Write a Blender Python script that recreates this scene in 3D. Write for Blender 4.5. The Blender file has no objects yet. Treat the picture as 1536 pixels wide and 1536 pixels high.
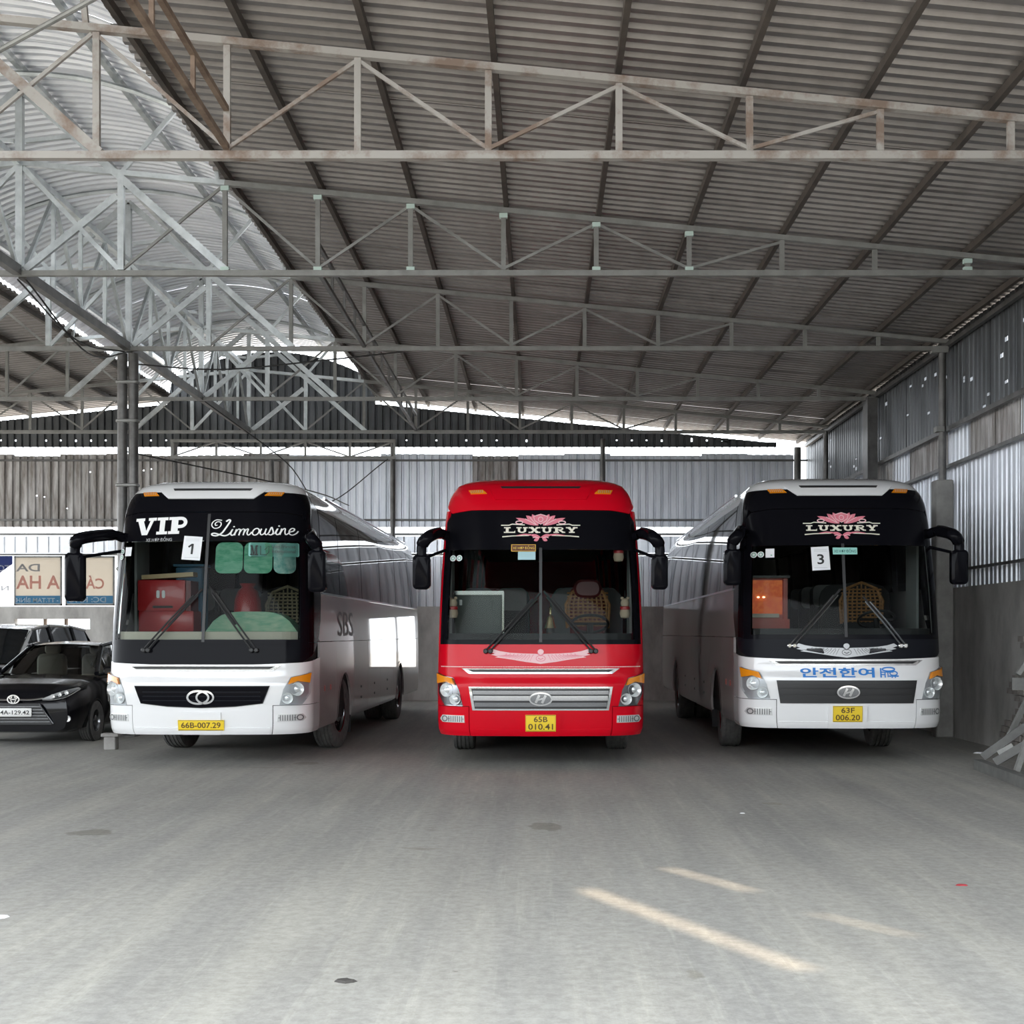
import bpy, bmesh, math, random
from mathutils import Vector, Matrix
from mathutils.geometry import tessellate_polygon

random.seed(7)
SC = bpy.context.scene
COL = SC.collection
PI = math.pi

# ------------------------------------------------------------------ camera
FPX, PPX, PPY = 1950.0, 811.0, 950.0          # focal length and principal point in the 1536 px frame
cam_d = bpy.data.cameras.new('camera')
cam_d.sensor_width = 36.0
cam_d.lens = 36.0 * FPX / 1536.0
cam_d.shift_x = -(PPX - 768.0) / 1536.0
cam_d.shift_y = (PPY - 768.0) / 1536.0
cam_d.clip_end = 500
cam = bpy.data.objects.new('camera', cam_d)
cam.location = (0, 0, 1.6)
cam.rotation_euler = (PI / 2, 0, 0)
COL.objects.link(cam)
SC.camera = cam

# ------------------------------------------------------------------ sky, sun, exposure
w = bpy.data.worlds.new('overcast_sky')
SC.world = w
w.use_nodes = True
bg = w.node_tree.nodes['Background']
bg.inputs['Color'].default_value = (0.89, 0.945, 1.0, 1)
bg.inputs['Strength'].default_value = 5.2
sun_d = bpy.data.lights.new('sun', 'SUN')
sun_d.energy = 6.5
sun_d.angle = math.radians(1.4)
sun_d.color = (1.0, 0.80, 0.58)
sun = bpy.data.objects.new('sun', sun_d)
SUN_DIR = Vector((-0.243, 0.10, 0.94)).normalized()      # towards the sun
sun.rotation_euler = SUN_DIR.to_track_quat('Z', 'Y').to_euler()
sun.location = (0, 0, 30)
COL.objects.link(sun)
SC.view_settings.view_transform = 'Standard'
SC.view_settings.look = 'None'
SC.view_settings.gamma = 1.0
SC.view_settings.use_curve_mapping = False
SC.view_settings.exposure = 0.0

# ------------------------------------------------------------------ materials
MATS = {}


def mat(name, col=(0.8, 0.8, 0.8), rough=0.5, metal=0.0, coat=0.0, var=0.0, vscale=4.0, col2=None, stretch=(1, 1, 1),
        bump=0.0, bscale=60.0, emit=None, spec=0.5, alpha=None, rot=None, contrast=(0.35, 0.65), ior=None):
    if name in MATS:
        return MATS[name]
    m = bpy.data.materials.new(name)
    m.use_nodes = True
    nt = m.node_tree
    b = nt.nodes['Principled BSDF']
    b.inputs['Base Color'].default_value = (*col, 1)
    b.inputs['Roughness'].default_value = rough
    b.inputs['Metallic'].default_value = metal
    b.inputs['Specular IOR Level'].default_value = spec
    if ior:
        b.inputs['IOR'].default_value = ior
    if coat:
        b.inputs['Coat Weight'].default_value = coat
        b.inputs['Coat Roughness'].default_value = 0.03
    if emit:
        b.inputs['Emission Color'].default_value = (*emit[0], 1)
        b.inputs['Emission Strength'].default_value = emit[1]
    if col2 is not None or bump:
        tc = nt.nodes.new('ShaderNodeTexCoord')
        mp = nt.nodes.new('ShaderNodeMapping')
        mp.inputs['Scale'].default_value = stretch
        if rot:
            mp.inputs['Rotation'].default_value = rot
        nt.links.new(tc.outputs['Object'], mp.inputs['Vector'])
    if col2 is not None:
        nz = nt.nodes.new('ShaderNodeTexNoise')
        nz.inputs['Scale'].default_value = vscale
        nz.inputs['Detail'].default_value = 6
        nz.inputs['Roughness'].default_value = 0.65
        nt.links.new(mp.outputs[0], nz.inputs['Vector'])
        cr = nt.nodes.new('ShaderNodeValToRGB')
        cr.color_ramp.elements[0].position = contrast[0]
        cr.color_ramp.elements[1].position = contrast[1]
        cr.color_ramp.elements[0].color = (*col, 1)
        cr.color_ramp.elements[1].color = (*col2, 1)
        nt.links.new(nz.outputs['Fac'], cr.inputs[0])
        nt.links.new(cr.outputs[0], b.inputs['Base Color'])
    if bump:
        n2 = nt.nodes.new('ShaderNodeTexNoise')
        n2.inputs['Scale'].default_value = bscale
        n2.inputs['Detail'].default_value = 4
        nt.links.new(mp.outputs[0], n2.inputs['Vector'])
        bp = nt.nodes.new('ShaderNodeBump')
        bp.inputs['Strength'].default_value = bump
        bp.inputs['Distance'].default_value = 0.02
        nt.links.new(n2.outputs['Fac'], bp.inputs['Height'])
        nt.links.new(bp.outputs[0], b.inputs['Normal'])
    MATS[name] = m
    return m


def glass(name, tint=(0.6, 0.65, 0.63), rough=0.02, ior=1.5):
    if name in MATS:
        return MATS[name]
    m = bpy.data.materials.new(name)
    m.use_nodes = True
    nt = m.node_tree
    for n in list(nt.nodes):
        nt.nodes.remove(n)
    o = nt.nodes.new('ShaderNodeOutputMaterial')
    mx = nt.nodes.new('ShaderNodeMixShader')
    tr = nt.nodes.new('ShaderNodeBsdfTransparent')
    gl = nt.nodes.new('ShaderNodeBsdfGlossy')
    fr = nt.nodes.new('ShaderNodeFresnel')
    tr.inputs['Color'].default_value = (*tint, 1)
    gl.inputs['Color'].default_value = (1, 1, 1, 1)
    gl.inputs['Roughness'].default_value = rough
    fr.inputs['IOR'].default_value = ior
    nt.links.new(fr.outputs[0], mx.inputs[0])
    nt.links.new(tr.outputs[0], mx.inputs[1])
    nt.links.new(gl.outputs[0], mx.inputs[2])
    nt.links.new(mx.outputs[0], o.inputs[0])
    MATS[name] = m
    return m


def translucent(name, col, trans=0.6):
    if name in MATS:
        return MATS[name]
    m = bpy.data.materials.new(name)
    m.use_nodes = True
    nt = m.node_tree
    for n in list(nt.nodes):
        nt.nodes.remove(n)
    o = nt.nodes.new('ShaderNodeOutputMaterial')
    mx = nt.nodes.new('ShaderNodeMixShader')
    mx.inputs[0].default_value = trans
    d = nt.nodes.new('ShaderNodeBsdfDiffuse')
    t = nt.nodes.new('ShaderNodeBsdfTranslucent')
    d.inputs[0].default_value = (*col, 1)
    t.inputs[0].default_value = (*col, 1)
    nt.links.new(d.outputs[0], mx.inputs[1])
    nt.links.new(t.outputs[0], mx.inputs[2])
    nt.links.new(mx.outputs[0], o.inputs[0])
    MATS[name] = m
    return m


def floor_material():
    m = bpy.data.materials.new('dusty_concrete_floor')
    m.use_nodes = True
    nt = m.node_tree
    b = nt.nodes['Principled BSDF']
    N, L = nt.nodes.new, nt.links.new
    tc = N('ShaderNodeTexCoord')

    def noise(scale, detail, stretch=(1, 1, 1), rot=0.0, rough=0.6):
        mp = N('ShaderNodeMapping')
        mp.inputs['Scale'].default_value = stretch
        mp.inputs['Rotation'].default_value = (0, 0, rot)
        L(tc.outputs['Object'], mp.inputs['Vector'])
        n = N('ShaderNodeTexNoise')
        n.inputs['Scale'].default_value = scale
        n.inputs['Detail'].default_value = detail
        n.inputs['Roughness'].default_value = rough
        L(mp.outputs[0], n.inputs['Vector'])
        return n

    def ramp(src, p0, c0, p1, c1):
        r = N('ShaderNodeValToRGB')
        r.color_ramp.elements[0].position = p0
        r.color_ramp.elements[1].position = p1
        r.color_ramp.elements[0].color = (*c0, 1)
        r.color_ramp.elements[1].color = (*c1, 1)
        L(src, r.inputs[0])
        return r

    def mixc(a, bb, fac, mode='MIX'):
        x = N('ShaderNodeMix')
        x.data_type = 'RGBA'
        x.blend_type = mode
        if isinstance(fac, float):
            x.inputs['Factor'].default_value = fac
        else:
            L(fac, x.inputs['Factor'])
        L(a, x.inputs['A'])
        L(bb, x.inputs['B'])
        return x.outputs['Result']

    big = ramp(noise(0.35, 5).outputs[0], 0.3, (0.325, 0.318, 0.298), 0.7, (0.395, 0.386, 0.362))
    trk = ramp(noise(1.6, 5, (1.0, 0.09, 1), 0.35).outputs[0], 0.4, (0.90, 0.90, 0.90), 0.62, (1.06, 1.05, 1.02))
    trk2 = ramp(noise(2.3, 4, (1.0, 0.07, 1), -0.1).outputs[0], 0.4, (0.93, 0.93, 0.93), 0.62, (1.05, 1.05, 1.03))
    fine = ramp(noise(14, 9, rough=0.8).outputs[0], 0.40, (0.84, 0.84, 0.83), 0.60, (1.10, 1.10, 1.10))
    scr = ramp(noise(7, 6, (1.0, 0.05, 1), 0.62, 0.75).outputs[0], 0.55, (1, 1, 1), 0.66, (1.14, 1.14, 1.12))
    scr2 = ramp(noise(9, 6, (1.0, 0.04, 1), -0.25, 0.75).outputs[0], 0.55, (1, 1, 1), 0.66, (1.10, 1.10, 1.09))
    spots = ramp(noise(1.3, 3, (0.6, 1.4, 1)).outputs[0], 0.24, (0.72, 0.70, 0.64), 0.31, (1, 1, 1))
    specks = ramp(noise(9, 2).outputs[0], 0.20, (0.45, 0.43, 0.4), 0.225, (1, 1, 1))
    c = mixc(big.outputs[0], trk.outputs[0], 1.0, 'MULTIPLY')
    c = mixc(c, trk2.outputs[0], 1.0, 'MULTIPLY')
    c = mixc(c, fine.outputs[0], 1.0, 'MULTIPLY')
    c = mixc(c, scr.outputs[0], 1.0, 'MULTIPLY')
    c = mixc(c, scr2.outputs[0], 1.0, 'MULTIPLY')
    wob = noise(3.0, 4)
    for (sx, sy, ra, rb, dk) in ((-3.57, 10.4, 0.42, 0.55, 0.70), (0.03, 10.75, 0.36, 0.55, 0.70), (-2.9, 16.0, 0.5, 0.5, 0.8), (0.73, 6.1, 0.16, 0.22, 0.80), (-5.9, 13.2, 0.5, 0.4, 0.82), (2.2, 12.2, 0.4, 0.3, 0.85), (-4.3, 9.0, 0.6, 0.25, 0.88)):
        mp = N('ShaderNodeMapping')
        mp.vector_type = 'TEXTURE'
        mp.inputs['Location'].default_value = (sx, sy, 0.0)
        mp.inputs['Scale'].default_value = (ra, rb, 100.0)
        L(tc.outputs['Object'], mp.inputs['Vector'])
        ln = N('ShaderNodeVectorMath')
        ln.operation = 'LENGTH'
        L(mp.outputs[0], ln.inputs[0])
        ad = N('ShaderNodeMath')
        ad.operation = 'MULTIPLY_ADD'
        L(wob.outputs[0], ad.inputs[0])
        ad.inputs[1].default_value = 1.2
        L(ln.outputs['Value'], ad.inputs[2])
        st_ = ramp(ad.outputs[0], 0.9, (dk, dk * 0.985, dk * 0.93), 1.5, (1, 1, 1))
        c = mixc(c, st_.outputs[0], 1.0, 'MULTIPLY')
    c = mixc(c, spots.outputs[0], 0.8, 'MULTIPLY')
    c = mixc(c, specks.outputs[0], 0.7, 'MULTIPLY')
    L(c, b.inputs['Base Color'])
    b.inputs['Roughness'].default_value = 0.72
    b.inputs['Specular IOR Level'].default_value = 0.3
    bp = N('ShaderNodeBump')
    bp.inputs['Strength'].default_value = 0.12
    bp.inputs['Distance'].default_value = 0.01
    L(noise(45, 5).outputs[0], bp.inputs['Height'])
    L(bp.outputs[0], b.inputs['Normal'])
    MATS['floor'] = m
    return m


M_FLOOR = floor_material()
M_GROUND = mat('outside_ground', (0.42, 0.40, 0.36), 0.9, col2=(0.5, 0.47, 0.43), vscale=0.5)
M_CONC = mat('stained_concrete_wall', (0.34, 0.325, 0.31), 0.85, col2=(0.58, 0.565, 0.54), vscale=1.6, stretch=(1, 1, 0.45), bump=0.25, bscale=25)
M_CONC_L = mat('grey_concrete', (0.25, 0.24, 0.23), 0.85, col2=(0.36, 0.35, 0.33), vscale=3, bump=0.2, bscale=30)
M_ROOF = mat('old_roof_sheet', (0.20, 0.185, 0.178), 0.42, 0.45, col2=(0.30, 0.282, 0.272), vscale=1.2, stretch=(0.25, 1.5, 1))
M_ROOF_NEW = mat('new_galvanised_sheet', (0.66, 0.69, 0.74), 0.36, 0.65, col2=(0.84, 0.86, 0.9), vscale=1.5, stretch=(0.5, 1.5, 1))
M_SHEET = mat('galvanised_wall_sheet', (0.60, 0.63, 0.68), 0.38, 0.45, col2=(0.84, 0.865, 0.92), vscale=2.2, stretch=(1.4, 1.4, 0.25))
M_SHEET_OLD = mat('weathered_wall_sheet', (0.19, 0.165, 0.145), 0.6, 0.2, col2=(0.60, 0.59, 0.585), vscale=4.0, stretch=(1.6, 1.6, 0.22))
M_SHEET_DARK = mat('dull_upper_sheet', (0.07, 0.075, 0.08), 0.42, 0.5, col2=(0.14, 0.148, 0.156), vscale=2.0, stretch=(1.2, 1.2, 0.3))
M_STEEL = mat('grey_painted_steel', (0.22, 0.22, 0.21), 0.5, 0.35, col2=(0.32, 0.32, 0.305), vscale=3)
M_STEEL_RUST = mat('rusty_painted_steel', (0.23, 0.17, 0.135), 0.7, 0.1, col2=(0.40, 0.38, 0.355), vscale=1.7, contrast=(0.40, 0.52))
M_RUST = mat('rusty_brown_steel', (0.13, 0.085, 0.06), 0.75, 0.1, col2=(0.26, 0.19, 0.14), vscale=4)
M_PURLIN = mat('brown_purlin', (0.06, 0.052, 0.046), 0.65, 0.2, col2=(0.12, 0.10, 0.085), vscale=2)
M_GALV = mat('bright_galvanised_steel', (0.46, 0.49, 0.495), 0.32, 0.75, col2=(0.72, 0.755, 0.76), vscale=3)
M_FRAME = mat('dusty_grey_steel', (0.12, 0.12, 0.115), 0.7, 0.1, col2=(0.18, 0.18, 0.17), vscale=4)
M_MINT = mat('mint_primer_patch', (0.55, 0.68, 0.63), 0.6)
M_PIPE = mat('dark_steel_pipe', (0.09, 0.087, 0.083), 0.42, 0.5, col2=(0.17, 0.165, 0.16), vscale=3)
M_BLACKCABLE = mat('black_cable', (0.02, 0.02, 0.02), 0.5)
M_RED = mat('red_coach_paint', (0.58, 0.002, 0.013), 0.22, 0.0, coat=0.12, spec=0.16)
M_WHITE = mat('white_coach_paint', (0.80, 0.80, 0.80), 0.25, 0.0, coat=1.0)
M_SIDEGREY = mat('grey_side_paint', (0.34, 0.31, 0.30), 0.35, 0.0, coat=0.9)  # warm grey for coach sides, darker than the white nose
M_BLACK = mat('black_gloss_paint', (0.005, 0.005, 0.007), 0.12, 0.0, spec=0.06)
M_BLACK_MATTE = mat('black_satin_panel', (0.010, 0.011, 0.015), 0.35, spec=0.08)
M_RUBBER = mat('black_rubber', (0.018, 0.018, 0.019), 0.75)
M_TREAD = mat('tyre_tread', (0.09, 0.09, 0.088), 0.8, col2=(0.15, 0.147, 0.142), vscale=12)
M_DARKPL = mat('dark_plastic', (0.02, 0.02, 0.021), 0.45)
M_UNDER = mat('dark_underbody', (0.012, 0.012, 0.012), 0.8)
M_CHROME = mat('chrome', (0.85, 0.86, 0.88), 0.10, 1.0)
M_CHROME_D = mat('dark_chrome', (0.30, 0.31, 0.33), 0.22, 1.0)
M_LENS = glass('clear_lamp_lens', (0.93, 0.95, 0.96), 0.02, 1.2)
M_AMBER = mat('amber_lens', (0.80, 0.27, 0.01), 0.2, coat=0.6)
M_REFL = mat('lamp_reflector', (0.86, 0.87, 0.86), 0.2, 0.45)
M_LAMPIN = mat('grey_lamp_housing', (0.42, 0.43, 0.44), 0.3, 0.4)
M_YEL = mat('yellow_number_plate', (0.82, 0.58, 0.02), 0.45)
M_WPLATE = mat('white_number_plate', (0.82, 0.82, 0.80), 0.45)
M_INK = mat('black_ink', (0.015, 0.015, 0.015), 0.6)
M_BROWNINK = mat('plate_ink', (0.10, 0.055, 0.01), 0.6)
M_GLASS = glass('windscreen_glass', (0.62, 0.66, 0.64), 0.015, 1.14)
M_SIDEGLASS = mat('dark_tinted_side_glass', (0.006, 0.008, 0.011), 0.03, spec=0.4, ior=1.2)
M_PAPER = mat('white_paper', (0.82, 0.83, 0.85), 0.7)
M_DECALW = mat('white_vinyl', (0.86, 0.86, 0.85), 0.5)
M_DECALC = mat('cream_vinyl', (0.80, 0.76, 0.64), 0.5)
M_PINK = mat('pink_vinyl', (0.72, 0.20, 0.26), 0.5)
M_PINKL = mat('pale_pink_vinyl', (0.82, 0.52, 0.54), 0.5)
M_SILVERV = mat('silver_vinyl', (0.52, 0.53, 0.54), 0.4, 0.3)
M_GREYV = mat('dark_grey_vinyl', (0.08, 0.08, 0.085), 0.5)
M_TEAL = mat('teal_vinyl', (0.22, 0.52, 0.46), 0.5)
M_BLUE = mat('blue_vinyl', (0.02, 0.20, 0.60), 0.5)
M_SEAT = mat('dark_seat_fabric', (0.035, 0.036, 0.04), 0.85)
M_SEATCOV = mat('pale_seat_cover', (0.30, 0.30, 0.30), 0.85)
M_BURG = mat('burgundy_leather', (0.13, 0.02, 0.025), 0.4)
M_WICKER = mat('brown_wicker', (0.25, 0.11, 0.04), 0.6, col2=(0.42, 0.22, 0.09), vscale=30)
M_WICKER2 = mat('straw_wicker', (0.26, 0.22, 0.14), 0.7, col2=(0.40, 0.35, 0.24), vscale=30)
M_DASH = mat('dark_dashboard', (0.02, 0.02, 0.022), 0.6)
M_CREAM = mat('cream_plastic', (0.58, 0.53, 0.44), 0.5)
M_INTER = mat('dark_interior_lining', (0.03, 0.03, 0.032), 0.8)
M_INTERL = mat('grey_interior_trim', (0.24, 0.25, 0.25), 0.7)


# ------------------------------------------------------------------ mesh helpers
class MB:
    def __init__(s):
        s.v, s.f, s.sm = [], [], []

    def add(s, vs, fs, smooth=False):
        n = len(s.v)
        s.v += [tuple(p) for p in vs]
        s.f += [tuple(i + n for i in f) for f in fs]
        s.sm += [smooth] * len(fs)
        return s

    def box(s, c, d, rot=None):
        hx, hy, hz = d[0] / 2, d[1] / 2, d[2] / 2
        vs = [Vector((x, y, z)) for x in (-hx, hx) for y in (-hy, hy) for z in (-hz, hz)]
        if rot is not None:
            vs = [rot @ v for v in vs]
        vs = [v + Vector(c) for v in vs]
        return s.add(vs, [(0, 1, 3, 2), (4, 6, 7, 5), (0, 4, 5, 1), (2, 3, 7, 6), (0, 2, 6, 4), (1, 5, 7, 3)])

    def rbox(s, c, d, r, rot=None, axis='y', n=3):
        """box with edges rounded in the plane across one axis"""
        ax = 'xyz'.index(axis)
        o = [i for i in range(3) if i != ax]
        a, b = d[o[0]] / 2, d[o[1]] / 2
        r = min(r, a * 0.98, b * 0.98)
        ring = []
        for (sx, sy, t0) in ((1, 1, 0), (-1, 1, PI / 2), (-1, -1, PI), (1, -1, 1.5 * PI)):
            for k in range(n + 1):
                t = t0 + PI / 2 * k / n
                ring.append((sx * (a - r) + r * math.cos(t), sy * (b - r) + r * math.sin(t)))
        vs = []
        m = len(ring)
        ch = min(r * 0.5, d[ax] * 0.25)
        for (h, q) in ((-d[ax] / 2, ch), (-d[ax] / 2 + ch, 0), (d[ax] / 2 - ch, 0), (d[ax] / 2, ch)):
            for (p, qq) in ring:
                v = [0, 0, 0]
                v[o[0]], v[o[1]], v[ax] = p * (1 - q / max(a, 1e-6)), qq * (1 - q / max(b, 1e-6)), h
                v = Vector(v)
                if rot is not None:
                    v = rot @ v
                vs.append(v + Vector(c))
        fs = [tuple(range(m))[::-1], tuple(range(3 * m, 4 * m))]
        for l in range(3):
            for i in range(m):
                j = (i + 1) % m
                fs.append((l * m + i, l * m + j, (l + 1) * m + j, (l + 1) * m + i))
        return s.add(vs, fs, True)

    def bar(s, p0, p1, wd, ht, up=(0, 0, 1)):
        p0, p1 = Vector(p0), Vector(p1)
        d = p1 - p0
        L = d.length
        d.normalize()
        u = Vector(up)
        if abs(d.dot(u)) > 0.98:
            u = Vector((0, 1, 0))
        x = d.cross(u).normalized()
        u = x.cross(d).normalized()
        vs = []
        for p in (p0, p1):
            for (a, b) in ((-1, -1), (1, -1), (1, 1), (-1, 1)):
                vs.append(p + x * (a * wd / 2) + u * (b * ht / 2))
        return s.add(vs, [(3, 2, 1, 0), (4, 5, 6, 7), (0, 1, 5, 4), (1, 2, 6, 5), (2, 3, 7, 6), (3, 0, 4, 7)])

    def tube(s, pts, r, n=8, caps=True):
        pts = [Vector(p) for p in pts]
        rs = r if isinstance(r, (list, tuple)) else [r] * len(pts)
        vs, fs = [], []
        prev = None
        for i, p in enumerate(pts):
            if i == 0:
                d = pts[1] - p
            elif i == len(pts) - 1:
                d = p - pts[i - 1]
            else:
                d = pts[i + 1] - pts[i - 1]
            d.normalize()
            if prev is None:
                a = Vector((0, 0, 1)) if abs(d.z) < 0.9 else Vector((1, 0, 0))
                x = d.cross(a).normalized()
            else:
                x = (prev - d * prev.dot(d)).normalized()
            prev = x
            y = d.cross(x)
            for k in range(n):
                t = 2 * PI * k / n
                vs.append(p + (x * math.cos(t) + y * math.sin(t)) * rs[i])
        for i in range(len(pts) - 1):
            for k in range(n):
                j = (k + 1) % n
                fs.append((i * n + k, i * n + j, (i + 1) * n + j, (i + 1) * n + k))
        s.add(vs, fs, True)
        if caps:
            b = len(s.v) - len(vs)
            m = len(pts)
            s.f += [tuple(b + k for k in range(n))[::-1], tuple(b + (m - 1) * n + k for k in range(n))]
            s.sm += [False, False]
        return s

    def lathe(s, prof, c=(0, 0, 0), axis='z', n=24, rot=None):
        """prof: (radius, height) list revolved about an axis through c"""
        vs, fs = [], []
        for (r, h) in prof:
            for k in range(n):
                t = 2 * PI * k / n
                a, b = r * math.cos(t), r * math.sin(t)
                v = {'z': (a, b, h), 'y': (a, h, b), 'x': (h, a, b)}[axis]
                v = Vector(v)
                if rot is not None:
                    v = rot @ v
                vs.append(v + Vector(c))
        for i in range(len(prof) - 1):
            for k in range(n):
                j = (k + 1) % n
                fs.append((i * n + k, i * n + j, (i + 1) * n + j, (i + 1) * n + k))
        return s.add(vs, fs, True)

    def prism(s, poly, h0, h1, axis='z'):
        """extrude a 2-D outline along an axis"""
        n = len(poly)
        vs = []
        for h in (h0, h1):
            for (a, b) in poly:
                vs.append({'z': (a, b, h), 'y': (a, h, b), 'x': (h, a, b)}[axis])
        tr = tessellate_polygon([[Vector((a, b, 0)) for a, b in poly]])
        fs = [tuple(t) for t in tr] + [tuple(i + n for i in t)[::-1] for t in tr]
        fs += [(i, (i + 1) % n, (i + 1) % n + n, i + n) for i in range(n)]
        return s.add(vs, fs)

    def mesh(s, name):
        me = bpy.data.meshes.new(name)
        me.from_pydata(s.v, [], s.f)
        me.polygons.foreach_set('use_smooth', s.sm)
        bm = bmesh.new()
        bm.from_mesh(me)
        bmesh.ops.recalc_face_normals(bm, faces=bm.faces)
        bm.to_mesh(me)
        bm.free()
        me.update()
        return me

    def build(s, name, m, parent=None, loc=None, angle=40):
        me = s.mesh(name)
        me.materials.append(m)
        if any(s.sm):
            try:
                me.set_sharp_from_angle(angle=math.radians(angle))
            except Exception:
                pass
        return link(name, me, parent, loc)


def link(name, me, parent=None, loc=None):
    o = bpy.data.objects.new(name, me)
    COL.objects.link(o)
    if parent is not None:
        o.parent = parent
    if loc is not None:
        o.location = loc
    return o


def tag(o, label=None, cat=None, group=None, kind=None):
    if label:
        o['label'] = label
    if cat:
        o['category'] = cat
    if group:
        o['group'] = group
    if kind:
        o['kind'] = kind
    return o


def thing(name, label, cat, loc=(0, 0, 0), rotz=0.0, group=None):
    o = bpy.data.objects.new(name, None)
    o.empty_display_size = 0.2
    COL.objects.link(o)
    o.location = loc
    o.rotation_euler = (0, 0, rotz)
    return tag(o, label, cat, group)


def struct(name):
    o = bpy.data.objects.new(name, None)
    COL.objects.link(o)
    o['kind'] = 'structure'
    return o


def catmull(pts, n=6, closed=False):
    pts = [Vector(p) for p in pts]
    out = []
    N = len(pts)
    rng = N if closed else N - 1
    for i in range(rng):
        p1, p2 = pts[i], pts[(i + 1) % N]
        p0 = pts[i - 1] if (i > 0 or closed) else p1 + (p1 - p2)
        p3 = pts[(i + 2) % N] if (i + 2 < N or closed) else p2 + (p2 - p1)
        for k in range(n):
            t = k / n
            out.append(0.5 * ((2 * p1) + (p2 - p0) * t + (2 * p0 - 5 * p1 + 4 * p2 - p3) * t * t + (3 * p1 - p0 - 3 * p2 + p3) * t ** 3))
    if not closed:
        out.append(pts[-1])
    return out


# ------------------------------------------------------------------ flat artwork (2-D triangles)
def text2d(txt, bold=0.0):
    """2-D mesh of a text with Blender's built-in font, normalised to its box 0..1 x 0..1"""
    cu = bpy.data.curves.new('txt', 'FONT')
    cu.body = txt
    cu.offset = bold
    cu.resolution_u = 3
    ob = bpy.data.objects.new('txt', cu)
    COL.objects.link(ob)
    dg = bpy.context.evaluated_depsgraph_get()
    me = ob.evaluated_get(dg).to_mesh()
    vs = [(v.co.x, v.co.y) for v in me.vertices]
    fs = [tuple(p.vertices) for p in me.polygons]
    ob.evaluated_get(dg).to_mesh_clear()
    bpy.data.objects.remove(ob)
    bpy.data.curves.remove(cu)
    if not vs:
        return [(0, 0), (1, 0), (0, 1)], []
    x0, x1 = min(v[0] for v in vs), max(v[0] for v in vs)
    y0, y1 = min(v[1] for v in vs), max(v[1] for v in vs)
    return [((a - x0) / (x1 - x0), (b - y0) / (y1 - y0)) for a, b in vs], fs


def fit2d(art, x0, x1, z0, z1, tilt=0.0, mirror=False):
    vs, fs = art
    cx, cz = (x0 + x1) / 2, (z0 + z1) / 2
    c, s = math.cos(tilt), math.sin(tilt)
    out = []
    for a, b in vs:
        if mirror:
            a = 1 - a
        p, q = (a - 0.5) * (x1 - x0), (b - 0.5) * (z1 - z0)
        out.append((cx + p * c - q * s, cz + p * s + q * c))
    return out, (fs if not mirror else [f[::-1] for f in fs])


def join2d(*arts):
    vs, fs = [], []
    for v, f in arts:
        n = len(vs)
        vs += list(v)
        fs += [tuple(i + n for i in q) for q in f]
    return vs, fs


def stroke2d(pts, wd, wd2=None, closed=False):
    """ribbon of constant or varying width along a polyline"""
    P = [Vector((p[0], p[1])) for p in pts]
    n = len(P)
    vs = []
    for i in range(n):
        a = P[i - 1] if (i > 0 or closed) else P[i]
        b = P[(i + 1) % n] if (i < n - 1 or closed) else P[i]
        d = (b - a)
        if d.length < 1e-9:
            d = Vector((1, 0))
        d.normalize()
        nn = Vector((-d.y, d.x))
        if callable(wd):
            wi = wd(d)
        elif wd2 is not None:
            wi = wd + (wd2 - wd) * i / (n - 1)
        else:
            wi = wd
        vs += [tuple(P[i] + nn * wi / 2), tuple(P[i] - nn * wi / 2)]
    fs = []
    for i in range(n if closed else n - 1):
        j = (i + 1) % n
        fs.append((2 * i, 2 * i + 1, 2 * j + 1, 2 * j))
    return vs, fs


def poly2d(pts):
    tr = tessellate_polygon([[Vector((a, b, 0)) for a, b in pts]])
    return list(pts), [tuple(t) for t in tr]


def ellipse(cx, cz, a, b, n=24, t0=0.0, t1=2 * PI):
    full = abs(t1 - t0 - 2 * PI) < 1e-6
    return [(cx + a * math.cos(t0 + (t1 - t0) * k / (n if full else n - 1)), cz + b * math.sin(t0 + (t1 - t0) * k / (n if full else n - 1))) for k in range(n)]


def ring2d(cx, cz, a, b, wd, n=28):
    return stroke2d(ellipse(cx, cz, a, b, n), wd, closed=True)


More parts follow.
